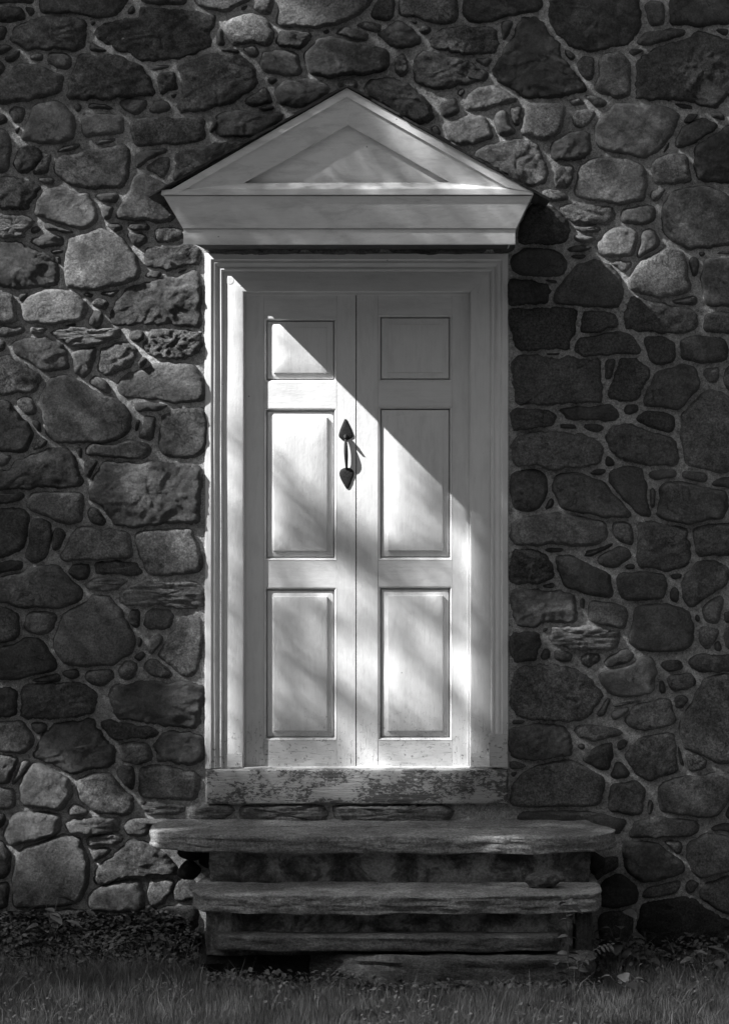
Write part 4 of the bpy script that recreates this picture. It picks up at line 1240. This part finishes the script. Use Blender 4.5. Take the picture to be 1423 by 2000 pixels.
def ground_mat():
    t = NT('lawn soil and thatch'); p = t.world_co()
    a = t.noise(p, 0.35, 6, 0.6); b = t.noise(p, 14, 8, 0.7)
    v = t.math('MULTIPLY', t.ramp(a, [(0.3, 0.04), (0.7, 0.075)]), t.ramp(b, [(0.3, 0.5), (0.7, 1.5)]))
    return t.done(v, 0.95, t.bump(b, 0.8, 0.02))
M['ground'] = ground_mat()
def ground():
    xs = [-600, -200, -60, -20, -8, -4] + [-2.6 + 0.05 * i for i in range(105)] + [4, 8, 20, 60, 200, 600]
    ds = [-600, -200, -60, -20, -5, -0.6] + [-0.1 + 0.05 * i for i in range(66)] + [4, 6, 9, 14, 25, 60, 200, 600]
    vs, fs = [], []
    for d in ds:
        for x in xs:
            near = -2.7 < x < 2.8 and -0.2 < d < 3.3
            vs.append((x, -d, ground_z(x, d) if near else (-0.02 if d > -0.3 else -0.35)))
    n = len(xs)
    for j in range(len(ds) - 1):
        for i in range(n - 1):
            fs.append((j * n + i, (j + 1) * n + i, (j + 1) * n + i + 1, j * n + i + 1))
    o = mesh_obj('ground', vs, fs, M['ground'], smooth=True, origin=(0, 0, 0))
    tag(o, kind='structure')
ground()

# ------------------------------------------------------------------ steps
steps = empty('stone_steps', (0.05, -0.4, 0), 'worn stone steps of thick schist slabs leading up to the white door', 'steps')
plan_top = [(-0.80, -0.02), (-0.87, 0.06), (-0.905, 0.17), (-0.90, 0.27), (-0.85, 0.36), (-0.70, 0.42), (-0.55, 0.46), (-0.2, 0.475), (0.2, 0.48), (0.6, 0.485), (0.85, 0.47), (0.98, 0.44),
            (1.055, 0.37), (1.075, 0.29), (1.05, 0.20), (0.99, 0.10), (0.96, -0.02)]
noisy_slab('step_slab', plan_top, 0.557, 0.487, M['slab'], steps, 10, 0.0075, 0.014, 1, 0.006, round_e=0.007)
plan_2 = [(-0.66, 0.20), (-0.695, 0.45), (-0.685, 0.60), (-0.64, 0.69), (-0.5, 0.725), (-0.1, 0.735), (0.4, 0.735), (0.8, 0.72), (0.96, 0.70), (1.0, 0.62), (0.99, 0.40), (0.97, 0.2)]
noisy_slab('step_slab', plan_2, 0.357, 0.283, M['slab'], steps, 10, 0.0085, 0.015, 2, 0.006, round_e=0.006)
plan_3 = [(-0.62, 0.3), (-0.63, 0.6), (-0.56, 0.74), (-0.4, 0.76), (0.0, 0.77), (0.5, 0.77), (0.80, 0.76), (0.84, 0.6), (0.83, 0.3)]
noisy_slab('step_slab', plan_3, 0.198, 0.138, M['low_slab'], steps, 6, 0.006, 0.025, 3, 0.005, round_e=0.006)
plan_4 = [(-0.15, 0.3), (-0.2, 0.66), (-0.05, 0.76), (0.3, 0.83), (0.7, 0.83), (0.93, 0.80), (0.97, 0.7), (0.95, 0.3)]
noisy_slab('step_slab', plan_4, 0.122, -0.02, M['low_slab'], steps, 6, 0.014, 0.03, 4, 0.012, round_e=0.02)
def rx(px, dep): return W(px, 0, dep).x
noisy_slab('riser', [(rx(408, .41), 0.02), (rx(408, .41), 0.41), (rx(1151, .41), 0.41), (rx(1151, .41), 0.02)], 0.496, 0.345, M['riser'], steps, 10, 0.007, 0.02, 5, 0.003, round_e=0.006, lay=0.5)
noisy_slab('riser', [(rx(404, .66), 0.1), (rx(402, .66), 0.66), (rx(1118, .66), 0.66), (rx(1118, .66), 0.1)], 0.295, 0.10, M['riser'], steps, 10, 0.008, 0.02, 6, 0.003, round_e=0.006, lay=0.5)
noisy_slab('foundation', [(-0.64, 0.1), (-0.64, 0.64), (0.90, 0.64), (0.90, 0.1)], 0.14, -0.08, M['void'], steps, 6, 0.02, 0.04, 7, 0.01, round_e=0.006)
noisy_slab('corner_post', [(rx(1126, .66), 0.52), (rx(1123, .66), 0.66), (rx(1156, .66), 0.655), (rx(1158, .66), 0.52)], 0.292, -0.02, M['old_wood_post'], steps, 12, 0.004, 0.012, 8, 0.002, round_e=0.004, lay=0.4)
# rubble packed in the hollow under the left end of the top slab, the void's shade put into its dark colour
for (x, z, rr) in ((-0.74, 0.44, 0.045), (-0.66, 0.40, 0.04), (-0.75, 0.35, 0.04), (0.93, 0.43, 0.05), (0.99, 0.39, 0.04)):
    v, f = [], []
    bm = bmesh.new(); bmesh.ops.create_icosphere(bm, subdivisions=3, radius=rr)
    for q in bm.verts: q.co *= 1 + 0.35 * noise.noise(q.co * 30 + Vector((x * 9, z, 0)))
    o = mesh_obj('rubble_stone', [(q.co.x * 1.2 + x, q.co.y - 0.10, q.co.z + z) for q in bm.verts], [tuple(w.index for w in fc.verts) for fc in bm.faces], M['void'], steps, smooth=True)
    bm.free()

# small rock lying on the lower tread
bm = bmesh.new(); bmesh.ops.create_icosphere(bm, subdivisions=4, radius=1)
rc = W(1058, 1708, 0.56)
for q in bm.verts:
    d = q.co.copy()
    k = 1 + 0.22 * noise.noise(d * 1.7 + Vector((3, 1, 2))) + 0.10 * noise.noise(d * 5) + 0.04 * noise.noise(d * 14)
    q.co = Vector((d.x * 0.066 * k, d.y * 0.045 * k, d.z * 0.034 * k))
rz0 = min(q.co.z for q in bm.verts)
rock = mesh_obj('loose_rock', [(q.co.x + rc.x, q.co.y - 0.54, q.co.z - rz0 + 0.352) for q in bm.verts], [tuple(w.index for w in fc.verts) for fc in bm.faces], M['rough_stone'], None, True)
bm.free()
rock.color = (0.17, 0.17, 0.17, 1)
tag(rock, 'small rough rock lying on the right end of the lower stone tread', 'rock')

# ------------------------------------------------------------------ plants
def leaf_shape(L, Wd, fold=0.15, curl=0.25):
    """a pointed leaf along +x: 2 x 6 faces"""
    prof = [(0, 0.0), (0.12, 0.5), (0.32, 0.95), (0.52, 1.0), (0.75, 0.7), (0.92, 0.28), (1, 0)]
    rows = []
    for t, w in prof:
        rows.append([(t * L, -w * Wd / 2, fold * w * Wd * 0.5 - curl * L * t * t), (t * L, 0, -curl * L * t * t), (t * L, w * Wd / 2, fold * w * Wd * 0.5 - curl * L * t * t)])
    vs = [p for r in rows for p in r]
    fs = []
    for i in range(len(rows) - 1):
        for j in range(2):
            a = i * 3 + j
            fs.append((a, a + 3, a + 4, a + 1))
    return np.array(vs), fs

def rot_place(vs, yaw, pitch, roll, pos):
    m = Matrix.Translation(pos) @ Matrix.Rotation(yaw, 4, 'Z') @ Matrix.Rotation(-pitch, 4, 'Y') @ Matrix.Rotation(roll, 4, 'X')
    a = np.array(m)
    return vs @ a[:3, :3].T + a[:3, 3]

def make_plant(name, label, cat, base, stems, leaf_mat_=None, group=None):
    """stems: list of (points, radius, leaves); leaves: (t, yaw, pitch, length, width)"""
    t = empty(name, base, label, cat, group)
    lm = leaf_mat_ or M['leaf']
    for pts, rad, leaves in stems:
        P = [Vector(base) + Vector(p) for p in pts]
        tube('stem', P, [rad * (1 - 0.5 * i / len(P)) for i in range(len(P))], lm, t, 6)
        n = len(P) - 1
        for tt, yaw, pitch, L, Wd in leaves:
            k = min(n - 1, int(tt * n)); fr = tt * n - k
            p = P[k].lerp(P[k + 1], fr)
            v, f = leaf_shape(L, Wd, 0.3, 0.25)
            mesh_obj('leaf', rot_place(v, yaw, pitch, rng.uniform(-0.5, 0.5), p), f, lm, t, True)
    return t

# tall sprout in front of the right end of the steps
gx = W(1111, 0, 0.86).x
make_plant('creeping_vine', 'thin vine sprout with paired oval leaves before the right end of the steps', 'vine', (gx, -0.86, 0.02),
    [([(0, 0, 0), (-0.006, 0.004, 0.10), (-0.004, 0.0, 0.18), (-0.012, 0.0, 0.26), (-0.010, -0.005, 0.345)], 0.0022,
      [(0.34, 0.1, 0.1, 0.045, 0.028), (0.34, 3.3, 0.2, 0.045, 0.028), (0.55, 0.3, -0.1, 0.04, 0.026), (0.56, 2.9, 0.0, 0.045, 0.03), (0.78, 3.0, -0.3, 0.045, 0.035), (0.80, 0.1, 0.5, 0.03, 0.02),
       (0.93, -0.2, -0.2, 0.07, 0.04), (0.97, 2.4, -0.1, 0.04, 0.035), (1.0, -1.2, 0.2, 0.04, 0.036)]),
     ([(0.02, 0, 0), (0.035, 0.0, 0.06), (0.03, 0.0, 0.10)], 0.0018,
      [(0.5, 0.2, 0.1, 0.045, 0.03), (0.6, 3.0, 0.2, 0.045, 0.03), (0.9, -0.4, 0.3, 0.045, 0.035), (1.0, 2.5, 0.4, 0.04, 0.03)]),
     ([(-0.03, 0, 0), (-0.05, 0.0, 0.05), (-0.06, 0.0, 0.09)], 0.0018,
      [(0.5, -0.2, 0.1, 0.05, 0.03), (0.7, 3.2, 0.2, 0.05, 0.03), (1.0, -1.4, 0.3, 0.04, 0.035)])])
# feathery frond beside the post
fx = W(1140, 0, 0.9).x
make_plant('fern_frond', 'pale feathery fern frond leaning right beside the dark corner post', 'fern', (fx - 0.02, -0.9, 0.0),
    [([(0, 0, 0), (0.0, 0, 0.09), (0.03, 0, 0.15), (0.08, -0.005, 0.185), (0.13, -0.01, 0.195)], 0.002,
      [(0.35 + 0.65 * i / 15, (1.0 if i % 2 else -1.0) + 0.1, 0.25 if i % 2 else -0.5, 0.030, 0.013) for i in range(16)])], M['leaf'])
def broad(name, label, px, dep, specs, group=None, mat=None):
    x = W(px, 0, dep).x
    z0 = ground_z(x, dep)
    stems = []
    for (lean, h, yaw, L, Wd) in specs:
        stems.append(([(0, 0, 0), (lean * 0.4, 0, h * 0.6), (lean, -0.01, h)], 0.0018, [(1.0, yaw, -0.15, L, Wd), (0.6, yaw + 2.4, 0.3, L * 0.7, Wd * 0.7)]))
    return make_plant(name, label, 'weed', (x, -dep, z0), stems, mat, group)
broad('leafy_weed', 'leafy weed with a long drooping leaf at the wall foot right of the steps', 1258, 0.45,
      [(0.0, 0.16, 0.0, 0.11, 0.035), (0.05, 0.09, 0.3, 0.08, 0.05), (-0.05, 0.07, 2.9, 0.07, 0.045), (0.02, 0.05, -0.8, 0.06, 0.04)])
broad('leafy_weed', 'broad-leaved weed against the dark wall just right of the corner post', 1208, 0.4,
      [(0.015, 0.24, -0.6, 0.07, 0.06), (-0.04, 0.17, 2.6, 0.08, 0.05), (0.05, 0.14, 0.2, 0.07, 0.05), (-0.02, 0.10, -1.5, 0.08, 0.06), (0.06, 0.06, -0.8, 0.07, 0.05)])
broad('leafy_weed', 'low weed with one arching leaf near the right edge by the wall', 1380, 0.5,
      [(0.0, 0.11, 0.0, 0.11, 0.03), (-0.06, 0.06, 3.0, 0.06, 0.035), (0.03, 0.05, -1.0, 0.06, 0.04)])
broad('leafy_weed', 'clump of pale round leaves in the grass right of the steps', 1215, 0.95,
      [(0.0, 0.10, -1.5, 0.06, 0.05), (-0.05, 0.09, 2.8, 0.055, 0.045), (0.05, 0.08, 0.2, 0.06, 0.05), (0.02, 0.06, -0.8, 0.05, 0.045)], mat=M['grass'])
broad('leafy_weed', 'tall arching weed before the large stone at the left foot of the wall', 100, 0.25,
      [(-0.02, 0.17, 3.2, 0.12, 0.035), (0.03, 0.20, 0.1, 0.09, 0.04), (0.0, 0.13, -0.9, 0.09, 0.04), (0.06, 0.10, 0.0, 0.08, 0.04), (-0.05, 0.08, 2.7, 0.08, 0.04)], mat=M['grass'])

# ground cover: small leaves heaped along the foot of the wall and the steps
def scatter_leaves(name, label, spots, mat, size=(0.018, 0.03)):
    vs, fs = [], []
    base, bf = leaf_shape(1, 0.75, 0.3, 0.2)
    base = base[[0, 3, 4, 5, 9, 10, 11, 15, 16, 17, 18]]
    bf = [(0, 1, 2), (0, 2, 3), (1, 4, 5, 2), (2, 5, 6, 3), (4, 7, 8, 5), (5, 8, 9, 6), (7, 10, 8), (8, 10, 9)]
    for (x, d, z) in spots:
        s = rng.uniform(*size)
        v = rot_place(base * s, rng.uniform(0, 6.28), rng.uniform(-0.3, 0.9), rng.uniform(-0.6, 0.6), (x, -d, z))
        o = len(vs); vs += v.tolist(); fs += [tuple(q + o for q in f) for f in bf]
    o = mesh_obj(name, vs, fs, mat, None, True)
    tag(o, label, 'ground cover', kind='stuff')
    return o
sp = []
for _ in range(5200):
    x = rng.uniform(-1.9, -0.55); d = abs(rng.gauss(0, 0.26))
    if d > 0.75: continue
    edge = 1.0 if x < -0.72 else 0.5
    hmax = 0.055 * edge * (1 + 0.9 * noise.noise(Vector((x * 5, d * 5, 2)))) * (1 - d / 0.8)
    if x > -0.7 and d < 0.68: continue
    sp.append((x, d + 0.03, ground_z(x, d) + rng.uniform(0, max(0.004, hmax))))
scatter_leaves('ground_cover', 'dense small leaved ground cover heaped at the foot of the wall left of the steps', sp, M['leaf'])
sp = []
for _ in range(1500):
    x = rng.uniform(0.95, 2.2); d = abs(rng.gauss(0, 0.3)) + 0.03
    if d > 0.9: continue
    sp.append((x, d, ground_z(x, d) + rng.uniform(0, 0.05 * (1 + noise.noise(Vector((x * 6, d * 6, 2)))))))
for _ in range(900):
    x = rng.uniform(-0.62, 0.95); d = rng.uniform(0.74, 0.92)
    k = 0.05 if x < 0.0 else 0.02
    sp.append((x, d, ground_z(x, d) + rng.uniform(0, k + 0.02)))
scatter_leaves('ground_cover', 'sparse dark leaves along the foot of the steps and the wall right of them', sp, M['leaf'])

sp = []
for _ in range(1500):
    x = rng.uniform(-1.9, 2.1); d = rng.uniform(0.75, 1.7)
    if noise.noise(Vector((x * 2.5, d * 2.5, 20))) < 0.02: continue
    sp.append((x, d, ground_z(x, d) + rng.uniform(0.02, 0.05)))
scatter_leaves('clover', 'clover and small weeds growing among the lawn grass', sp, M['grass'], (0.012, 0.024))
# lawn
def grass(name, label, n, region, hgt, mat, wid=0.0022, lean=0.35):
    x = nrs.uniform(region[0], region[1], n * 3); d = nrs.uniform(region[2], region[3], n * 3)
    dens = np.array([0.5 + 0.5 * noise.noise(Vector((a * 2.2, b * 2.2, 8))) for a, b in zip(x, d)])
    ok = nrs.rand(len(x)) < (0.35 + dens)
    ok &= ~((x > -0.62) & (x < 1.0) & (d < 0.80))
    ok &= ~((x > -0.10) & (x < 0.95) & (d < 0.90) & (nrs.rand(len(x)) < 0.8))
    ok &= ~((d < 0.62) & (nrs.rand(len(x)) < 0.75))
    x, d = x[ok][:n], d[ok][:n]; n = len(x)
    z = np.array([ground_z(a, b) for a, b in zip(x, d)])
    hn = np.array([noise.noise(Vector((a * 3.1, b * 3.1, 1))) for a, b in zip(x, d)])
    h = hgt * (0.55 + 0.75 * nrs.rand(n)) * (1 + 0.55 * hn)
    yaw = nrs.uniform(0, 6.283, n); ln = lean * h * nrs.rand(n) * 1.3
    w = wid * (0.6 + 0.8 * nrs.rand(n))
    ang = nrs.uniform(0, 6.283, n)
    ux, uy = np.cos(ang) * w, np.sin(ang) * w
    lx, ly = np.cos(yaw) * ln, np.sin(yaw) * ln
    V = np.zeros((n, 5, 3))
    y = -d
    for i, (t, k) in enumerate(((0, 1), (0, -1), (0.55, 0.8), (0.55, -0.8), (1, 0))):
        V[:, i, 0] = x + lx * t * t + ux * k * 0.5
        V[:, i, 1] = y + ly * t * t + uy * k * 0.5
        V[:, i, 2] = z - 0.006 + h * t * (1 - 0.12 * t)
    me = bpy.data.meshes.new(name)
    me.vertices.add(n * 5); me.vertices.foreach_set('co', V.reshape(-1))
    idx = np.array([0, 1, 3, 0, 3, 2, 2, 3, 4])
    L = (np.arange(n)[:, None] * 5 + idx[None]).reshape(-1)
    me.loops.add(len(L)); me.loops.foreach_set('vertex_index', L)
    me.polygons.add(n * 3)
    me.polygons.foreach_set('loop_start', np.arange(n * 3) * 3); me.polygons.foreach_set('loop_total', np.full(n * 3, 3))
    me.materials.append(mat); me.update(); me.validate()
    o = bpy.data.objects.new(name, me); link(o)
    tag(o, label, 'grass', kind='stuff')
    return o
grass('lawn_grass', 'uncut lawn grass in front of the steps and wall', 66000, (-1.9, 2.1, 0.25, 1.75), 0.060, M['grass'], 0.0017)
grass('tall_grass', 'taller loose blades standing out of the lawn', 2600, (-1.9, 2.1, 0.3, 1.75), 0.105, M['grass'], 0.003, 0.9)
grass('lawn_grass', 'lawn grass running on towards the viewer', 26000, (-3.2, 3.4, 1.7, 3.6), 0.06, M['grass'], 0.004)
grass('dry_grass', 'pale dry grass stems scattered through the lawn', 1100, (-1.9, 2.1, 0.7, 1.75), 0.085, M['dry_grass'], 0.0024, 0.8)

# ------------------------------------------------------------------ the tree whose shade falls on the door
def lit_map(u, v):
    """how much sun comes through the crown at wall pixel (u, v)"""
    T = np.zeros_like(u)
    def g(cx, cy, a, b, ang, amp, pw=2):
        nonlocal T
        c, s = math.cos(math.radians(ang)), math.sin(math.radians(ang))
        X, Y = (u - cx) * c + (v - cy) * s, -(u - cx) * s + (v - cy) * c
        w = amp * np.exp(-((np.abs(X) / a) ** pw + (np.abs(Y) / b) ** pw))
        T = np.maximum(T, w) if amp > 0 else T * (1 + w)
    pos = [q for q in LIGHTS if q[5] > 0] + [(q[0] + 55, q[1] + 55) + tuple(q[2:]) for q in DOOR if q[5] > 0]
    neg = [(q[0] + 55, q[1] + 55) + tuple(q[2:]) for q in DOOR if q[5] < 0] + [q for q in LIGHTS if q[5] < 0]
    for q in pos + neg: g(*q)
    return np.clip(T, 0.035, 1)
DOOR = [   # seen on the leaves, which lie behind the wall plane
    (560, 725, 195, 140, 45, 1.0, 6), (590, 830, 150, 74, 32, 1.0, 5), (690, 830, 80, 45, 80, 0.62, 3), (545, 1040, 75, 48, 20, 1.0, 3), (620, 1060, 60, 26, 0, 0.7), (655, 1010, 90, 14, 85, 0.5),
    (785, 945, 80, 34, 42, 1.0, 3), (835, 1030, 80, 36, 70, 0.95, 3), (760, 880, 80, 40, 45, 0.5), (898, 1110, 62, 26, 80, 0.95, 3), (905, 1030, 90, 22, 85, 0.5),
    (800, 1200, 115, 42, 34, 1.2, 3), (885, 1275, 100, 46, 60, 1.3, 3), (795, 1405, 60, 34, 20, 0.85), (745, 1340, 60, 18, 80, 0.6), (850, 1420, 40, 30, 0, 0.6),
    (600, 1185, 110, 50, 20, 0.95, 3), (640, 1240, 80, 24, 40, 0.6), (563, 1308, 26, 18, 30, 0.6), (625, 1392, 80, 44, 38, 1.1, 3), (700, 1370, 80, 26, 85, 0.85), (690, 1130, 110, 30, 85, 0.5),
    (715, 1300, 240, 240, 0, 0.45, 6), (740, 1080, 170, 80, 0, 0.45), (790, 940, 110, 90, 45, 0.5, 4), (560, 1460, 110, 40, 0, 0.45), (800, 1480, 110, 30, 0, 0.5),
    (760, 865, 90, 34, 45, -0.5), (725, 860, 60, 24, 80, -0.4), (605, 965, 100, 34, 35, -0.75), (650, 985, 50, 24, 60, -0.4), (725, 920, 60, 22, 80, -0.4), (600, 1290, 100, 20, 42, -0.6), (560, 1375, 50, 22, 40, -0.5), (815, 1300, 110, 22, 38, -0.6), (845, 1150, 50, 18, 35, -0.5),
    (930, 1400, 60, 30, 85, -0.4),
]
LIGHTS = [
    (490, 62, 75, 34, 15, 1.0, 3), (590, 70, 130, 60, 35, 0.55), (640, 130, 120, 50, 45, 0.45),
    (1010, 300, 210, 95, 45, 0.45), (1240, 525, 150, 85, 45, 0.5, 3), (1180, 360, 280, 160, 35, 0.27), (1085, 365, 55, 30, 45, 0.6), (1425, 205, 45, 30, 45, 0.6), (930, 200, 120, 50, 45, 0.25),
    (200, 620, 240, 170, 35, 0.62, 3), (330, 700, 150, 120, 45, 0.9), (230, 480, 150, 100, 40, 0.6), (350, 560, 110, 100, 45, 0.8), (150, 850, 200, 130, 40, 0.28), (250, 250, 420, 200, 10, 0.10, 4), (340, 1010, 100, 80, 60, 0.35),
    (440, 620, 220, 55, 90, 1.0, 6), (435, 925, 85, 46, 85, 1.0, 3), (435, 1080, 90, 46, 88, 0.7), (430, 1300, 240, 50, 90, 0.5, 4),
    (90, 1560, 190, 70, 25, 0.5, 2), (190, 1690, 210, 80, 20, 0.6, 2), (300, 1630, 55, 35, 0, 0.7), (370, 1745, 60, 28, 45, 0.8),
    (640, 1935, 45, 34, 0, 1.0), (1140, 1255, 90, 26, 8, 0.5), (1235, 1315, 70, 30, 45, 0.4), (1390, 1505, 60, 22, 0, 0.3), (1060, 1460, 90, 26, 0, 0.15),
    (965, 1150, 150, 40, 88, 0.32, 3), (965, 1380, 140, 40, 90, 0.28, 3),
    (1345, 830, 70, 36, 45, 0.6), (1520, 960, 80, 40, 45, 0.25), (1180, 820, 560, 190, 12, 0.06, 4), (1040, 740, 120, 60, 45, 0.08), (1250, 300, 700, 330, 0, 0.06, 4), (1455, 925, 60, 35, 45, 0.5), (920, 935, 50, 24, 30, 0.25), (1260, 930, 150, 40, 10, 0.25),
    (1476, 2120, 45, 45, 0, 0.4),
    (458, 832, 30, 20, 30, -0.5),
]
def shade_tree():
    t = empty('shade_tree', (-7.4, -3.4, -0.1), 'leafy tree standing off to the left whose dappled shade falls on the door', 'tree')
    trunk = [(-7.4, -3.4, -0.1), (-7.35, -3.4, 1.2), (-7.3, -3.3, 2.6), (-7.2, -3.35, 4.2), (-7.1, -3.3, 6.0), (-7.2, -3.3, 8.5), (-7.3, -3.2, 11.0)]
    tube('trunk', trunk, [0.34, 0.26, 0.22, 0.2, 0.16, 0.1, 0.03], M['bark'], t, 12)
    # leaves
    N = 300000
    v = nrs.uniform(-260, 4200, N)
    low = v > 1850
    u = np.where(low, nrs.uniform(0, 1, N) * 1850 - 350 + (v - 1850), nrs.uniform(-260, 1800, N))
    T = lit_map(u, v)
    T = np.where(v > 2250, np.maximum(T, 0.06 + 0.2 * np.clip((v - 2650) / 500, 0, 1) * 0.55), T)
    tau = -np.log(T)
    area = (4200 + 260) / S * 2060 / S
    leafA = 0.000187
    want = tau * (0.2826 / leafA)                 # leaves per square metre of wall
    have = N / area
    keep = nrs.rand(N) < want / have
    u, v = u[keep], v[keep]; n = len(u)
    s = nrs.uniform(7.2, 9.6, n) + np.maximum(0, v - 1500) / 450 * 2.2
    P = np.stack([(u - 711.5) / S - s * SUN_DIR.x, -s * SUN_DIR.y, (1850 - v) / S - s * SUN_DIR.z], 1)
    fx = (P[:, 0] - CAMX) * DIST / (DIST + P[:, 1]) ; ok = ((fx < -2.4) | (P[:, 2] > 7.5)) & (P[:, 2] > 2.2)
    P = P[ok]; n = len(P)
    a = nrs.normal(size=(n, 3)); a /= np.linalg.norm(a, axis=1)[:, None]
    b = np.cross(a, nrs.normal(size=(n, 3))); b /= np.linalg.norm(b, axis=1)[:, None]
    a *= 0.017; b *= 0.011
    V = np.stack([P - a, P + b, P + a, P - b], 1).reshape(-1, 3)
    org = np.array([-7.0, -3.3, 7.0])
    me = bpy.data.meshes.new('crown')
    me.vertices.add(n * 4); me.vertices.foreach_set('co', (V - org).reshape(-1))
    me.loops.add(n * 4); me.loops.foreach_set('vertex_index', np.arange(n * 4))
    me.polygons.add(n); me.polygons.foreach_set('loop_start', np.arange(n) * 4); me.polygons.foreach_set('loop_total', np.full(n, 4))
    me.materials.append(M['crown']); me.update(); me.validate()
    o = bpy.data.objects.new('crown', me); link(o, t)
    o.location = Vector(org) - t.location
    o['kind'] = 'stuff'
    print('crown leaves', n, 'want max', want.max(), 'have', have)
shade_tree()

def woodland():
    """the wood that stands round the clearing in front of the house"""
    n = 34000
    th = nrs.uniform(math.radians(-200), math.radians(20), n)
    rr = nrs.uniform(19, 27, n)
    top = 12.5 + 1.2 * np.array([noise.noise(Vector((math.cos(a) * 4, math.sin(a) * 4, 0))) for a in th]) * 1.6
    z = top * nrs.uniform(0.0, 1.0, n) ** 0.85
    P = np.stack([rr * np.cos(th), rr * np.sin(th) - 4, z - 0.3], 1)
    a = nrs.normal(size=(n, 3)); a /= np.linalg.norm(a, axis=1)[:, None]
    b = np.cross(a, nrs.normal(size=(n, 3))); b /= np.linalg.norm(b, axis=1)[:, None]
    a *= 0.42; b *= 0.26
    V = np.stack([P - a, P + b, P + a, P - b], 1).reshape(-1, 3)
    me = bpy.data.meshes.new('woodland')
    me.vertices.add(n * 4); me.vertices.foreach_set('co', V.reshape(-1))
    me.loops.add(n * 4); me.loops.foreach_set('vertex_index', np.arange(n * 4))
    me.polygons.add(n); me.polygons.foreach_set('loop_start', np.arange(n) * 4); me.polygons.foreach_set('loop_total', np.full(n, 4))
    me.materials.append(M['crown']); me.update(); me.validate()
    o = bpy.data.objects.new('woodland', me); link(o)
    tag(o, 'dense dark wood round the clearing in front of the wall', 'woodland', kind='stuff')
woodland()
